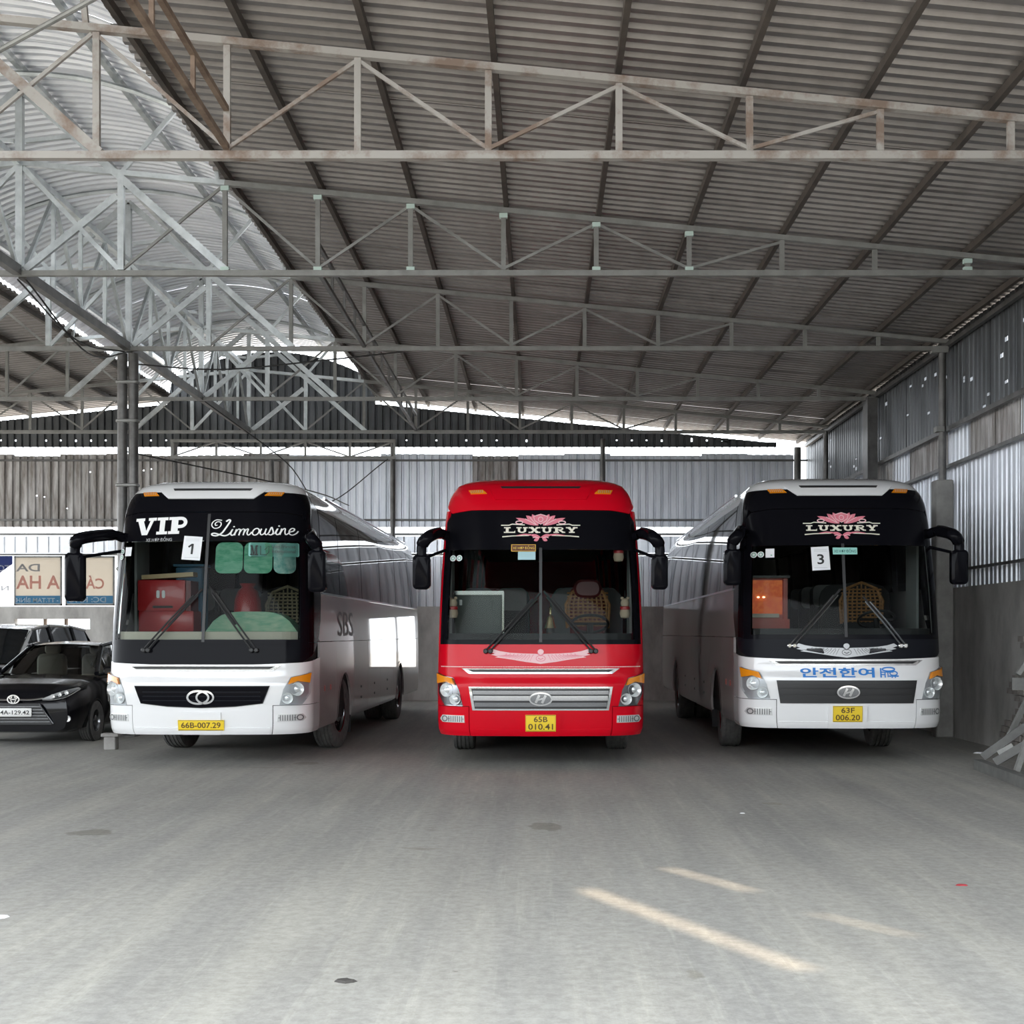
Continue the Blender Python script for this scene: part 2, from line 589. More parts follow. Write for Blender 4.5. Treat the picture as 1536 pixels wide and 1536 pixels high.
def slab_letter(ch, t=0.22, s=0.12):
    """slab-serif capitals inside 0..1 x 0..1; t stem, s serif thickness"""
    R = lambda x0, x1, z0, z1: ([(x0, z0), (x1, z0), (x1, z1), (x0, z1)], [(0, 1, 2, 3)])
    S = lambda a, b, wd=t: stroke2d([a, b], wd)
    top = lambda x0, x1: R(x0, x1, 1 - s, 1)
    bot = lambda x0, x1: R(x0, x1, 0, s)
    if ch == 'V':
        return join2d(poly2d([(0.05, 1), (0.33, 1), (0.56, 0.25), (0.76, 1), (0.92, 1), (0.62, 0), (0.36, 0)]), top(0, 0.44), top(0.62, 1.0))
    if ch == 'I':
        return join2d(R(0.5 - t / 1.5, 0.5 + t / 1.5, 0, 1), top(0.12, 0.88), bot(0.12, 0.88))
    if ch == 'P':
        return join2d(R(0.14, 0.14 + t * 1.3, 0, 1), top(0, 0.5), bot(0, 0.58),
                      stroke2d([(0.4, 0.91)] + ellipse(0.62, 0.67, 0.25, 0.24, 12, PI / 2, -PI / 2) + [(0.4, 0.43)], 0.19))
    if ch == 'L':
        return join2d(R(0.18, 0.18 + t, 0, 1), top(0.02, 0.58), bot(0.02, 0.98), poly2d([(0.98, 0), (0.98, 0.42), (0.82, 0.05)]))
    if ch == 'U':
        return join2d(stroke2d([(0.24, 1), (0.24, 0.4)] + [(0.5 - 0.26 * math.cos(a), 0.38 - 0.28 * math.sin(a)) for a in [PI * k / 10 for k in range(1, 10)]] + [(0.76, 0.4), (0.76, 1)], t * 0.85),
                      top(0.02, 0.46), top(0.58, 0.98))
    if ch == 'X':
        return join2d(S((0.18, 1), (0.82, 0), t * 1.1), S((0.82, 1), (0.18, 0), t * 0.8), top(0, 0.42), top(0.6, 1), bot(0, 0.4), bot(0.58, 1))
    if ch == 'R':
        return join2d(R(0.14, 0.14 + t, 0, 1), top(0.0, 0.5), bot(0.0, 0.46),
                      stroke2d([(0.3, 0.92)] + ellipse(0.58, 0.73, 0.2, 0.19, 10, PI / 2, -PI / 2) + [(0.3, 0.53)], 0.15), S((0.5, 0.52), (0.86, 0.06), t * 0.9), bot(0.72, 1.0))
    if ch == 'Y':
        return join2d(R(0.5 - t / 2, 0.5 + t / 2, 0, 0.45), S((0.2, 1), (0.5, 0.42), t), S((0.8, 1), (0.5, 0.42), t * 0.8), top(0, 0.42), top(0.6, 1), bot(0.25, 0.75))
    if ch == 'M':
        return join2d(R(0.12, 0.22, 0, 1), R(0.7, 0.88, 0, 1), S((0.2, 1), (0.48, 0), 0.18), S((0.48, 0), (0.74, 1), 0.08), bot(0.02, 0.34), bot(0.6, 0.98), top(0.02, 0.25), top(0.72, 0.98))
    return ([], [])


def slab_word(word, x0, x1, z0, z1, gap=0.08, skew=0.0, rise=0.0, t=0.22, s=0.12, widths=None):
    n = len(word)
    ws = widths or [1.0] * n
    tot = sum(ws) + gap * (n - 1)
    k = (x1 - x0) / tot
    arts = []
    x = x0
    for ch, wd in zip(word, ws):
        v, f = slab_letter(ch, t, s)
        arts.append(([(x + a * wd * k, z0 + b * (z1 - z0) + rise * (x + a * wd * k - x0) + 0) for a, b in v], f))
        x += (wd + gap) * k
    return join2d(*arts)


def box_art(x0, x1, z0, z1, tilt=0.0):
    return fit2d(([(0, 0), (1, 0), (1, 1), (0, 1)], [(0, 1, 2, 3)]), x0, x1, z0, z1, tilt)


# ================================================================== THE SHED
BACK = 31.0            # depth of the back wall
XW = 6.36              # right wall
XRIDGE = -6.37         # ridge line of the trusses
TR_D = [11.3, 15.9, 20.1, 24.4, 28.4]
ROOF_F, ROOF_B = 3.4, 31.35
CHORD = 6.0


def zt(x):             # top chord line
    return 7.35 - 0.098 * abs(x - XRIDGE)


def za(dx):            # arched middle roof
    return 8.55 - 4.51 + math.sqrt(max(4.51 ** 2 - dx * dx, 0))


fl = MB()
fl.box((-6.35, 9.6, -0.1), (25.9, 43.4, 0.2))
o = fl.build('floor', M_FLOOR)
tag(o, kind='structure')
g = MB()
g.box((0, 20, -0.3), (260, 260, 0.2))
tag(g.build('floor', M_GROUND), kind='structure').name = 'floor_outside'


def profile(width, pitch, depth, a=0.62, ramp=0.11):
    n = int(round(width / pitch))
    p = width / n
    pr = []
    for i in range(n):
        x = i * p
        pr += [(x, 0), (x + a * p, 0), (x + (a + ramp) * p, depth), (x + (1 - ramp) * p, depth)]
    pr.append((width, 0))
    return pr


def sheet_mesh(name, width, length, pitch, depth, m, holes=(), a=0.62, arc=None, nl=1, slant=None):
    """corrugated sheet: local x across the ribs, z along them, y depth. holes: (facet, z0, z1)"""
    pr = profile(width, pitch, depth, a)
    zs = {0.0, length}
    for k in range(1, nl):
        zs.add(length * k / nl)
    for h in holes:
        zs.add(h[1])
        zs.add(h[2])
    zs = sorted(zs)
    vs, fs = [], []
    for z in zs:
        for (x, y) in pr:
            if arc:
                vs.append(arc(x, y, z / length))
            elif slant and z > length * 0.6:
                vs.append((x, y, z + slant(x)))
            else:
                vs.append((x, y, z))
    n = len(pr)
    for j in range(len(zs) - 1):
        zm = (zs[j] + zs[j + 1]) / 2
        for i in range(n - 1):
            if any(h[0] == i and h[1] < zm < h[2] for h in holes):
                continue
            fs.append((j * n + i, j * n + i + 1, (j + 1) * n + i + 1, (j + 1) * n + i))
    me = bpy.data.meshes.new(name)
    me.from_pydata(vs, [], fs)
    me.materials.append(m)
    me.update()
    return me


def basis(origin, ex, ey, ez):
    return Matrix(((ex[0], ey[0], ez[0], origin[0]), (ex[1], ey[1], ez[1], origin[1]), (ex[2], ey[2], ez[2], origin[2]), (0, 0, 0, 1)))


# ---- roof: every sheet a piece of the ceiling
ceiling = struct('ceiling')
SW = 1.08
nsh = int((ROOF_B - ROOF_F) / SW) + 1
XR0, XR1 = -3.95, 6.62
sl = math.sqrt(1 + 0.098 ** 2)
ROOF_UP = 0.14
me_r = sheet_mesh('roof_sheet', SW + 0.02, (XR1 - XR0) * sl, 0.18, 0.045, M_ROOF, a=0.40)

PATCH = [((0.25, 8.17), (1.26, 6.18), 0.095), ((0.86, 8.86), (1.35, 8.0), 0.06), ((1.56, 7.43), (1.97, 6.86), 0.03)]


def cut_slits(me, mx):
    bm = bmesh.new()
    bm.from_mesh(me)
    bm.transform(mx)
    inv = mx.inverted()
    touched = False
    for (a, b, wd) in PATCH:
        a3, b3 = Vector((a[0], a[1], 0)), Vector((b[0], b[1], 0))
        d = (b3 - a3).normalized()
        nrm = Vector((-d.y, d.x, 0))
        L = (b3 - a3).length
        for (co, dr) in ((a3 + nrm * wd / 2, d), (a3 - nrm * wd / 2, d), (a3, nrm), (b3, nrm)):
            bmesh.ops.bisect_plane(bm, geom=bm.verts[:] + bm.edges[:] + bm.faces[:], dist=1e-5, plane_co=co, plane_no=dr.cross(SUN_DIR))
        kill = []
        for f in bm.faces:
            c = f.calc_center_median()
            c = c - SUN_DIR * (c.z / SUN_DIR.z)
            q = c - a3
            if 0 < q.dot(d) < L and abs(q.dot(nrm)) < wd / 2:
                kill.append(f)
        if kill:
            touched = True
            bmesh.ops.delete(bm, geom=kill, context='FACES')
    if not touched:
        bm.free()
        return None
    bm.transform(inv)
    m2 = bpy.data.meshes.new('roof_sheet')
    bm.to_mesh(m2)
    bm.free()
    m2.materials.append(M_ROOF)
    return m2


for i in range(nsh):
    y = ROOF_F + i * SW
    jz = random.uniform(-0.004, 0.004)
    mx = basis((XR0 + random.uniform(-0.05, 0.03), y, zt(XR0) + ROOF_UP + jz), (0, 1, 0), (0.098 / sl, 0, 1 / sl), (1 / sl, 0, -0.098 / sl))
    me = me_r
    if y < 10.5:
        me = cut_slits(me_r, mx) or me_r
    o = link('roof_sheet', me, ceiling)
    o.matrix_world = mx
    xl = 2 * XRIDGE - XR0
    o = link('roof_sheet', me_r, ceiling)
    o.matrix_world = basis((xl + random.uniform(-0.03, 0.05), y + SW, zt(xl) + ROOF_UP + jz), (0, -1, 0), (-0.098 / sl, 0, 1 / sl), (-1 / sl, 0, -0.098 / sl))

HA = 2.80
T0 = math.asin(HA / 4.51)


def arcf(x, y, t):
    th = -T0 + 2 * T0 * t
    r = 4.51 + y
    return (r * math.sin(th), x, 8.55 - 4.51 + r * math.cos(th))


me_a = sheet_mesh('arched_roof_sheet', SW + 0.02, 2 * T0 * 4.51, 0.18, 0.045, M_ROOF_NEW, a=0.40, arc=arcf, nl=16)
for i in range(nsh):
    o = link('arched_roof_sheet', me_a, ceiling, (XRIDGE, ROOF_F + i * SW, 0.05 + random.uniform(-0.006, 0.006)))

XN = [-3.86 + 1.135 * k for k in range(10)]            # truss panel points of the right slope
mp = MB().bar((0, ROOF_F, 0), (0, ROOF_B - 0.1, 0), 0.055, 0.085).mesh('purlin')
mp.materials.append(M_PURLIN)
for x in XN:
    link('purlin', mp, ceiling, (min(x + 0.03, XW - 0.2), 0, zt(x) + 0.09))
    xx = 2 * XRIDGE - x
    link('purlin', mp, ceiling, (xx, 0, zt(xx) + 0.09))
mp2 = MB().bar((0, ROOF_F, 0), (0, ROOF_B - 0.1, 0), 0.07, 0.07).mesh('purlin')
mp2.materials.append(M_GALV)
for dx in (-2.35, -1.2, 0.0, 1.2, 2.35):
    link('purlin', mp2, ceiling, (XRIDGE + dx, 0, za(dx) - 0.02))

# ---- trusses
MIR = lambda x: 2 * XRIDGE - x


def truss(D, zb, drop, mside, mmid, label, group=None, gusset=False):
    t = thing('roof_truss', label, 'truss', (XRIDGE, D, zb), 0, group)
    L = lambda x, z: (x - XRIDGE, 0, z - drop - zb)

    def bar(name, a, b, s, m):
        return MB().bar(a, b, s[0], s[1], up=(0, 1, 0)).build(name, m, t)
    xe = XW - 0.06
    xo = XN[0]
    top_c = lambda x: zt(x) - 0.0
    # chords
    bar('bottom_chord', L(xe, CHORD), L(xo, CHORD), (0.068, 0.075), mside)
    bar('bottom_chord', L(xo, CHORD), L(MIR(xo), CHORD), (0.062, 0.075), mside)
    bar('bottom_chord', L(MIR(xo), CHORD), L(MIR(xe), CHORD), (0.068, 0.075), mside)
    bar('top_chord', L(xe, top_c(xe)), L(xo, top_c(xo)), (0.062, 0.075), mside)
    bar('top_chord', L(xo, top_c(xo)), L(XRIDGE, 7.35), (0.062, 0.075), mmid)
    bar('top_chord', L(MIR(xo), top_c(xo)), L(XRIDGE, 7.35), (0.062, 0.075), mmid)
    bar('top_chord', L(MIR(xe), top_c(xe)), L(MIR(xo), top_c(xo)), (0.062, 0.075), mside)
    for mirror in (False, True):
        X = (lambda x: MIR(x)) if mirror else (lambda x: x)
        for k in range(9):
            if mirror and k > 6:
                continue
            x = XN[k]
            z1 = top_c(x) - 0.035
            bar('vertical_strut', L(X(x), CHORD + 0.04), L(X(x), z1), (0.058, 0.046), mside)
            if gusset:
                for zz in (CHORD + 0.05, z1 - 0.03):
                    if random.random() < 0.75:
                        MB().box(L(X(x), zz), (0.10, 0.065, 0.055)).build('weld_patch', M_MINT, t)
        for (i, j) in ((0, 1), (2, 1), (2, 3), (4, 3), (4, 5), (6, 5)):
            bar('diagonal_brace', L(X(XN[i]), top_c(XN[i]) - 0.05), L(X(XN[j]), CHORD + 0.06), (0.032, 0.03), mside)
        # middle bay
        bar('vertical_strut', L(X(-5.13), CHORD + 0.04), L(X(-5.13), zt(-5.13)), (0.075, 0.064), mmid)
        bar('diagonal_brace', L(X(-6.30), CHORD + 0.05), L(X(-5.18), 6.95), (0.085, 0.047), mmid)
        bar('diagonal_brace', L(X(-6.33), 7.3), L(X(-5.16), CHORD + 0.05), (0.055, 0.042), mmid)
        bar('diagonal_brace', L(X(-5.10), CHORD + 0.06), L(X(-3.9), zt(-3.9) - 0.05), (0.032, 0.03), mside)
        # steep rafters that carry the raised roof
        bar('rafter', L(X(XRIDGE), 8.26), L(X(-3.83), CHORD + 0.02), (0.09, 0.057), mmid)
        bar('rafter_strut', L(X(-6.30), 7.62), L(X(-5.72), 8.26 - 0.893 * 0.65), (0.05, 0.04), mmid)
        bar('rafter_strut', L(X(-5.13), zt(-5.13)), L(X(-4.42), za(-1.95) - 0.06), (0.05, 0.04), mmid)
        bar('rafter_strut', L(X(-3.95), zt(-3.95)), L(X(-4.02), za(-2.35) - 0.05), (0.05, 0.04), mmid)
        # arched rib under the raised roof
    rib = MB()
    rib.tube([(dx, 0, za(dx) - 0.10 - drop - zb) for dx in [-2.8 + 0.35 * k for k in range(17)]], 0.035, 6)
    rib.build('arched_rib', mmid, t)
    bar('king_post', L(XRIDGE, CHORD + 0.04), L(XRIDGE, 8.22), (0.085, 0.08), mmid)
    return t


truss(TR_D[0], CHORD - 0.25, 0.25, M_STEEL_RUST, M_STEEL_RUST, 'rust-stained old roof truss with flaking grey paint, in front of the coaches')
truss(TR_D[1], CHORD, 0, M_STEEL, M_GALV, 'grey steel roof truss with mint-green weld patches, next behind the rusty truss', gusset=True)
for d, lab in zip(TR_D[2:], ('grey steel roof truss whose end sits on the pipe with a concrete post', 'grey steel roof truss ending at the broad dark wall post', 'grey steel roof truss closest to the back wall')):
    truss(d, CHORD, 0, M_STEEL, M_GALV, lab, 'plain roof trusses towards the back wall')

# extra slender trestle struts under the raised roof between trusses
RG = ['pale ridge girder with zigzag struts joining the rusty truss to the mint-patched truss', 'pale ridge girder with zigzag struts ending above the twin-pipe column',
      'pale ridge girder with zigzag struts starting at the twin-pipe column and running back', 'pale ridge girder with zigzag struts ending at the truss closest to the back wall']
k = 0
for (d0, d1) in zip(TR_D[:-1], TR_D[1:]):
    t = thing('ridge_girder', RG[k], 'girder', (XRIDGE, d0, CHORD), 0, 'ridge girders under the raised roof')
    MB().bar((0, 0.08, 0.02), (0, d1 - d0 - 0.08, 0.02), 0.10, 0.12).build('lower_chord', M_PIPE, t)
    MB().bar((0, 0.08, 1.35), (0, d1 - d0 - 0.08, 1.35), 0.06, 0.08).build('upper_chord', M_GALV, t)
    n = 4
    for i in range(n):
        a, b = (d1 - d0 - 0.2) * i / n + 0.1, (d1 - d0 - 0.2) * (i + 1) / n + 0.1
        MB().bar((0, a, 0.05 if i % 2 == 0 else 1.3), (0, b, 1.3 if i % 2 == 0 else 0.05), 0.045, 0.045).build('zigzag_strut', M_GALV, t)
        if i:
            MB().bar((0, a, 0.08), (0, a, 1.31), 0.05, 0.05).build('post', M_GALV, t)
    k += 1

# longitudinal lattice girders
for (d0, d1, zb, m, lab, grp) in ((ROOF_F + 0.3, TR_D[0] - 0.05, CHORD - 0.22, M_RUST, 'rusty brown lattice girder running up to the rust-stained truss', None),
                                  (TR_D[1] + 0.06, TR_D[2] - 0.06, CHORD, M_PIPE, 'dark twin-bar lattice girder starting at the mint-patched truss', 'dark lengthwise lattice girders'),
                                  (TR_D[2] + 0.06, TR_D[3] - 0.06, CHORD, M_PIPE, 'dark twin-bar lattice girder between the other two dark lattice girders', 'dark lengthwise lattice girders'),
                                  (TR_D[3] + 0.06, TR_D[4] - 0.06, CHORD, M_PIPE, 'dark twin-bar lattice girder ending at the truss closest to the back wall', 'dark lengthwise lattice girders')):
    t = thing('lattice_girder', lab, 'girder', (-2.72, d0, zb), 0, grp)
    MB().bar((0, 0, 0.03), (0, d1 - d0, 0.03), 0.05, 0.05).build('lower_chord', m, t)
    MB().bar((0, 0, 0.36), (0, d1 - d0, 0.36), 0.045, 0.045).build('upper_chord', m, t)
    n = max(3, int((d1 - d0) / 0.95))
    for i in range(1, n):
        MB().bar((0, (d1 - d0) * i / n, 0.05), (0, (d1 - d0) * i / n, 0.34), 0.035, 0.035).build('post', m, t)

t = thing('brace_rod', 'slanting thin brace rod under the roof in front of the rusty truss', 'rod', (-6.3, 11.2, 5.73))
MB().tube([(0, 0, 0), (3.62, -1.0, 1.30)], 0.022, 8).build('rod', M_STEEL, t)
MB().box((3.60, -1.0, 1.30), (0.08, 0.08, 0.06)).build('end_clamp', M_RUST, t)

# ---- columns
def pipe_column(x, y, z1, r, label, m=M_PIPE, z0=0.0, twin=0.0, group=None, flange=True):
    t = thing('steel_column', label, 'column', (x, y, z0), 0, group)
    for s in ((-1, 1) if twin else (0,)):
        MB().tube([(s * twin, 0, 0), (s * twin, 0, z1 - z0)], r, 12).build('pipe', m, t)
    if twin:
        for zz in (1.2, 2.6, 3.9, 4.9, 5.5):
            MB().rbox((0, 0, zz), (2 * twin + 2.3 * r, 2.3 * r, 0.05), 0.05, axis='z').build('strap', M_STEEL, t)
    if flange:
        MB().box((0, 0, 0.01), (0.3, 0.26, 0.02)).build('base_plate', m, t)
    return t


pipe_column(-6.42, TR_D[2] + 0.12, 5.95, 0.078, 'twin-pipe steel column rising behind the white VIP coach', M_PIPE, twin=0.086)
pipe_column(XRIDGE, BACK - 0.22, 5.7, 0.06, 'thin pipe column at the back wall under the ridge', M_PIPE)
pipe_column(-8.65, BACK - 0.22, 6.1, 0.055, 'thin pipe column at the back wall carrying one end of a small lattice beam', M_PIPE)
pipe_column(-3.5, BACK - 0.22, 6.1, 0.06, 'thin pipe column at the back wall beside the red coach', M_PIPE)
pipe_column(1.47, BACK - 0.22, 6.2, 0.06, 'thin pipe column at the back wall behind the red coach', M_PIPE)
pipe_column(6.08, BACK - 0.22, 6.0, 0.085, 'thick pipe column standing in the far corner of the shed', M_PIPE)

tb = thing('lattice_beam', 'small lattice beam spanning two pipe columns at the back wall', 'beam', (XRIDGE, BACK - 0.36, 5.72))
MB().bar((-2.35, 0, 0.02), (2.95, 0, 0.02), 0.06, 0.06).build('lower_chord', M_STEEL, tb)
MB().bar((-2.35, 0, 0.42), (2.95, 0, 0.42), 0.06, 0.06).build('upper_chord', M_STEEL, tb)
for i in range(6):
    x = -2.32 + 1.048 * i
    MB().bar((x, 0, 0.04), (x, 0, 0.40), 0.05, 0.05).build('post', M_STEEL, tb)
    if i < 5:
        a, b = (0.04, 0.40) if i % 2 == 0 else (0.40, 0.04)
        MB().bar((x, 0, a), (x + 1.048, 0, b), 0.03, 0.03).build('diagonal_brace', M_STEEL, tb)

# ---- back wall
wall_back = struct('wall_back')


def vsheets(parent, x0, x1, z0f, z1f, y, mfun, pitch=0.18, depth=0.045, holes=None, name='corrugated_sheet', slanted=False):
    n = max(1, int(round((x1 - x0) / SW)))
    wd = (x1 - x0) / n
    cache = {}
    for i in range(n):
        xa = x0 + i * wd
        z0, z1 = z0f(xa + wd / 2), z1f(xa + wd / 2)
        if z1 - z0 < 0.06:
            continue
        m = mfun(i, xa)
        hs = holes(i, z0, z1) if holes else ()
        sl_ = None
        if slanted:
            sl_ = (lambda x, xa=xa, z1=z1: max(z1f(xa + x), z0 + 0.02) - z1)
        key = (round(z1 - z0, 3), m.name) if not hs and not slanted else None
        if key and key in cache:
            me = cache[key]
        else:
            me = sheet_mesh(name, wd + 0.01, z1 - z0, pitch, depth, m, hs, slant=sl_)
            if key:
                cache[key] = me
        link(name, me, parent, (xa, y + random.uniform(-0.006, 0.006), z0))


def conc(parent, x0, x1, z0, z1, y, th=0.2, name='concrete_panel', m=M_CONC):
    MB().box(((x0 + x1) / 2, y + th / 2, (z0 + z1) / 2), (x1 - x0, th, z1 - z0)).build(name, m, parent)


# low concrete wall with its openings
XL = -19.1
YB = BACK
conc(wall_back, XL, -12.55, 0, 2.24, YB)
conc(wall_back, -12.55, -10.75, 0, 1.70, YB)
conc(wall_back, -12.55, -10.75, 1.94, 2.24, YB)
for x in (-11.85, -11.35):
    conc(wall_back, x - 0.03, x + 0.03, 1.70, 1.94, YB + 0.05, 0.1, 'mullion', M_RUST)
conc(wall_back, -10.75, -2.05, 0, 2.24, YB)
conc(wall_back, -2.05, -0.95, 0, 0.80, YB)
conc(wall_back, -2.05, -0.95, 2.05, 2.24, YB)
conc(wall_back, -0.95, XW, 0, 2.24, YB)
conc(wall_back, -1.62, -1.57, 0.80, 2.05, YB + 0.05, 0.1, 'mullion', M_RUST)
vsheets(wall_back, -9.6, XW, lambda x: 2.24, lambda x: 3.45, YB + 0.02, lambda i, x: M_SHEET)
# pale strip above the sign boards and the rails around it
vsheets(wall_back, XL, XW, lambda x: 3.52, lambda x: 3.92, YB + 0.05, lambda i, x: M_ROOF_NEW, pitch=0.27, depth=0.015, name='pale_strip')
for z in (3.48, 3.96):
    MB().bar((XL, YB - 0.02, z), (XW, YB - 0.02, z), 0.05, 0.05).build('rail', M_PIPE, wall_back)
for z in (4.30, 5.72):
    MB().bar((XL, YB - 0.03, z), (XW, YB - 0.03, z), 0.04, 0.045).build('rail', M_PIPE, wall_back)


def main_mat(i, x):
    if x < -6.0:
        return M_SHEET_OLD
    if -2.6 < x < -1.3:
        return M_SHEET_OLD
    return M_SHEET


def nail_holes(n, lo=0.1, hi=0.9, sz=0.035, facet=0):
    def f(i, z0, z1):
        hs = []
        rr = random.Random(i * 13 + n)
        for _ in range(n):
            fc = 4 * rr.randrange(0, 6) + facet
            z = z0 * 0 + (z1 - z0) * rr.uniform(lo, hi)
            s = sz * rr.uniform(0.6, 1.3)
            hs.append((fc, z, z + s))
        return hs
    return f


vsheets(wall_back, XL, 6.02, lambda x: 4.13, lambda x: 5.86 + 0.03 * math.sin(x * 1.7), YB, main_mat, holes=lambda i, a, b: nail_holes(2, 0.2, 0.8, 0.025, 2)(i, a, b) if i in (5, 6, 7, 8) else ())


def up_top(x):
    if abs(x - XRIDGE) < 2.42:
        return za(x - XRIDGE) - 0.25
    return max(zt(x) - 0.05, 6.15)


def up_bot(x):
    return 6.03


def row_holes(i, z0, z1):
    rr = random.Random(i + 5)
    return [(fc, 0.14 + rr.uniform(-0.01, 0.02), 0.185) for fc in (2, 10, 18) if rr.random() < 0.85 and z1 - z0 > 0.25]


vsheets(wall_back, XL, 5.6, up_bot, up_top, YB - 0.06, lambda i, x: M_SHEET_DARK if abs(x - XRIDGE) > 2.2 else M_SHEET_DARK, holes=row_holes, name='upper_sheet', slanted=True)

# ---- right wall
wall_right = struct('wall_right')
WR0, WR1 = 3.6, BACK + 0.15


def rsheets(z0, z1, x, mfun, holes=None, name='corrugated_sheet', pitch=0.18):
    n = int(round((WR1 - WR0) / SW))
    wd = (WR1 - WR0) / n
    base = {}
    for i in range(n):
        m = mfun(i)
        hs = holes(i, z0, z1) if holes else ()
        if hs or m.name not in base:
            me = sheet_mesh(name, wd + 0.04, z1 - z0, pitch, 0.045, m, hs)
            if not hs:
                base[m.name] = me
        else:
            me = base[m.name]
        if name == 'upper_sheet' and i == 19:
            me = sheet_mesh(name, wd - 0.07, z1 - z0, pitch, 0.045, m, hs)
        o = link(name, me, wall_right)
        o.matrix_world = basis((x + 0.006 * (i % 2), WR0 + i * wd, z0), (0, 1, 0), (1, 0, 0), (0, 0, 1))


MB().box((XW + 0.1, (WR0 + WR1) / 2, 1.15), (0.2, WR1 - WR0, 2.3)).build('concrete_panel', M_CONC, wall_right)
rsheets(2.3, 4.25, XW + 0.05, lambda i: M_SHEET)
rsheets(4.22, 4.85, XW + 0.08, lambda i: M_SHEET_OLD if i % 3 else M_SHEET, name='weathered_strip')
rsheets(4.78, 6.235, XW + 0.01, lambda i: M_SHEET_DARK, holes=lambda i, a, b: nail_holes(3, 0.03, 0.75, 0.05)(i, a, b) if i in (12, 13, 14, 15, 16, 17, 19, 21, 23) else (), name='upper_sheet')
for z, s in ((4.77, 0.07), (4.19, 0.05), (2.56, 0.04)):
    MB().bar((XW - 0.03, WR0, z), (XW - 0.03, WR1 - 0.2, z), s, s).build('rail', M_PIPE, wall_right)
MB().bar((XW - 0.06, WR0, 6.06), (XW - 0.06, WR1 - 0.2, 6.06), 0.07, 0.07).build('eaves_beam', M_PIPE, wall_right)

t = thing('wall_post', 'round pipe on a square concrete post beside the right-hand white coach', 'post', (XW - 0.15, TR_D[2], 0))
MB().rbox((0, 0, 1.98), (0.27, 0.30, 3.96), 0.03, axis='z').build('concrete_post', M_CONC_L, t)
MB().tube([(0.0, 0, 3.96), (0.0, 0, 6.0)], 0.06, 12).build('pipe', M_PIPE, t)
MB().box((-0.05, 0, 4.75), (0.12, 0.16, 0.08)).build('bracket', M_STEEL, t)
MB().box((-0.05, 0, 5.98), (0.25, 0.14, 0.1)).build('cap_plate', M_STEEL, t)
t = thing('wall_post', 'broad dark steel post against the right wall behind the coach', 'post', (XW - 0.16, TR_D[3], 0))
MB().box((0, 0, 3.0), (0.18, 0.30, 6.0)).build('web', M_PIPE, t)
MB().box((-0.10, 0, 3.0), (0.02, 0.36, 6.0)).build('flange', M_PIPE, t)
t = thing('wall_post', 'thin steel post against the right wall near the far corner', 'post', (XW - 0.13, TR_D[4], 0))
MB().tube([(0, 0, 0), (0, 0, 6.0)], 0.055, 10).build('pipe', M_PIPE, t)
MB().box((0, 0, 0.01), (0.2, 0.2, 0.02)).build('base_plate', M_PIPE, t)

# ---- sign boards in the back wall opening
M_SIGN = translucent('translucent_sign_sheet', (0.60, 0.56, 0.50), 0.55)
M_SIGNW = translucent('bright_white_sign_sheet', (0.9, 0.9, 0.9), 0.75)
M_SGREY = translucent('grey_sign_print', (0.30, 0.31, 0.33), 0.45)
M_SRED = translucent('red_sign_print', (0.60, 0.33, 0.29), 0.5)
M_SBLUE = translucent('blue_sign_print', (0.10, 0.26, 0.45), 0.5)
M_SNAVY = translucent('navy_sign_print', (0.03, 0.04, 0.12), 0.3)


def art3d(art, y, name, m, parent):
    vs, fs = art
    mb = MB()
    mb.add([(a, y, b) for a, b in vs], fs)
    me = bpy.data.meshes.new(name)
    me.from_pydata(mb.v, [], mb.f)
    me.materials.append(m)
    return link(name, me, parent)


def board(x0, x1, label):
    z0, z1 = 2.26, 3.45
    t = thing('sign_board', label, 'sign', ((x0 + x1) / 2, YB + 0.06, z0))
    h = (x1 - x0) / 2
    MB().box((0, 0, (z1 - z0) / 2), (2 * h, 0.006, z1 - z0)).build('panel', M_SIGN, t)
    for (a, b) in (((-h, z1 - z0 - 0.02), (h, z1 - z0 - 0.02)), ((-h, 0.02), (h, 0.02)), ((-h + 0.02, 0), (-h + 0.02, z1 - z0)), ((h - 0.02, 0), (h - 0.02, z1 - z0))):
        MB().bar((a[0], 0.015, a[1]), (b[0], 0.015, b[1]), 0.04, 0.04).build('frame', M_PIPE, t)
    return t, h


XC = lambda px: (px - PPX) / FPX * (YB + 0.06)
b1, h1 = board(XC(21), XC(93), 'beige sign board with red letters and blue strip, seen from behind')
art3d(fit2d(text2d('DA', 0.02), 0.05 - h1, 0.62 - h1, 0.82, 1.0, mirror=True), -0.006, 'grey_lettering', M_SGREY, b1)
art3d(fit2d(text2d('A HA', 0.02), -h1 + 0.05, h1 - 0.05, 0.40, 0.72, mirror=True), -0.006, 'red_lettering', M_SRED, b1)
art3d(box_art(-h1 + 0.04, h1 - 0.04, 0.05, 0.24), -0.0055, 'blue_strip', M_SBLUE, b1)
art3d(fit2d(text2d('- TT.TAM B\u00ccNH', 0.02), -h1 + 0.06, h1 - 0.08, 0.08, 0.21, mirror=True), -0.009, 'white_lettering', M_SIGNW, b1)
b2, h2 = board(XC(98), XC(172), 'beige sign board with blue strip, partly behind the coach mirror')
art3d(fit2d(text2d('C\u00c1', 0.02), -0.1, h2 - 0.25, 0.40, 0.72, mirror=True), -0.006, 'red_lettering', M_SRED, b2)
art3d(box_art(-h2 + 0.04, h2 - 0.04, 0.05, 0.24), -0.0055, 'blue_strip', M_SBLUE, b2)
art3d(fit2d(text2d('DC: KHO', 0.02), -h2 + 0.06, h2 - 0.2, 0.08, 0.21, mirror=True), -0.009, 'white_lettering', M_SIGNW, b2)
b3 = thing('sign_board', 'bright white sign board with a dark printed corner, beside the beige boards', 'sign', (XC(-12), YB + 0.07, 2.26))
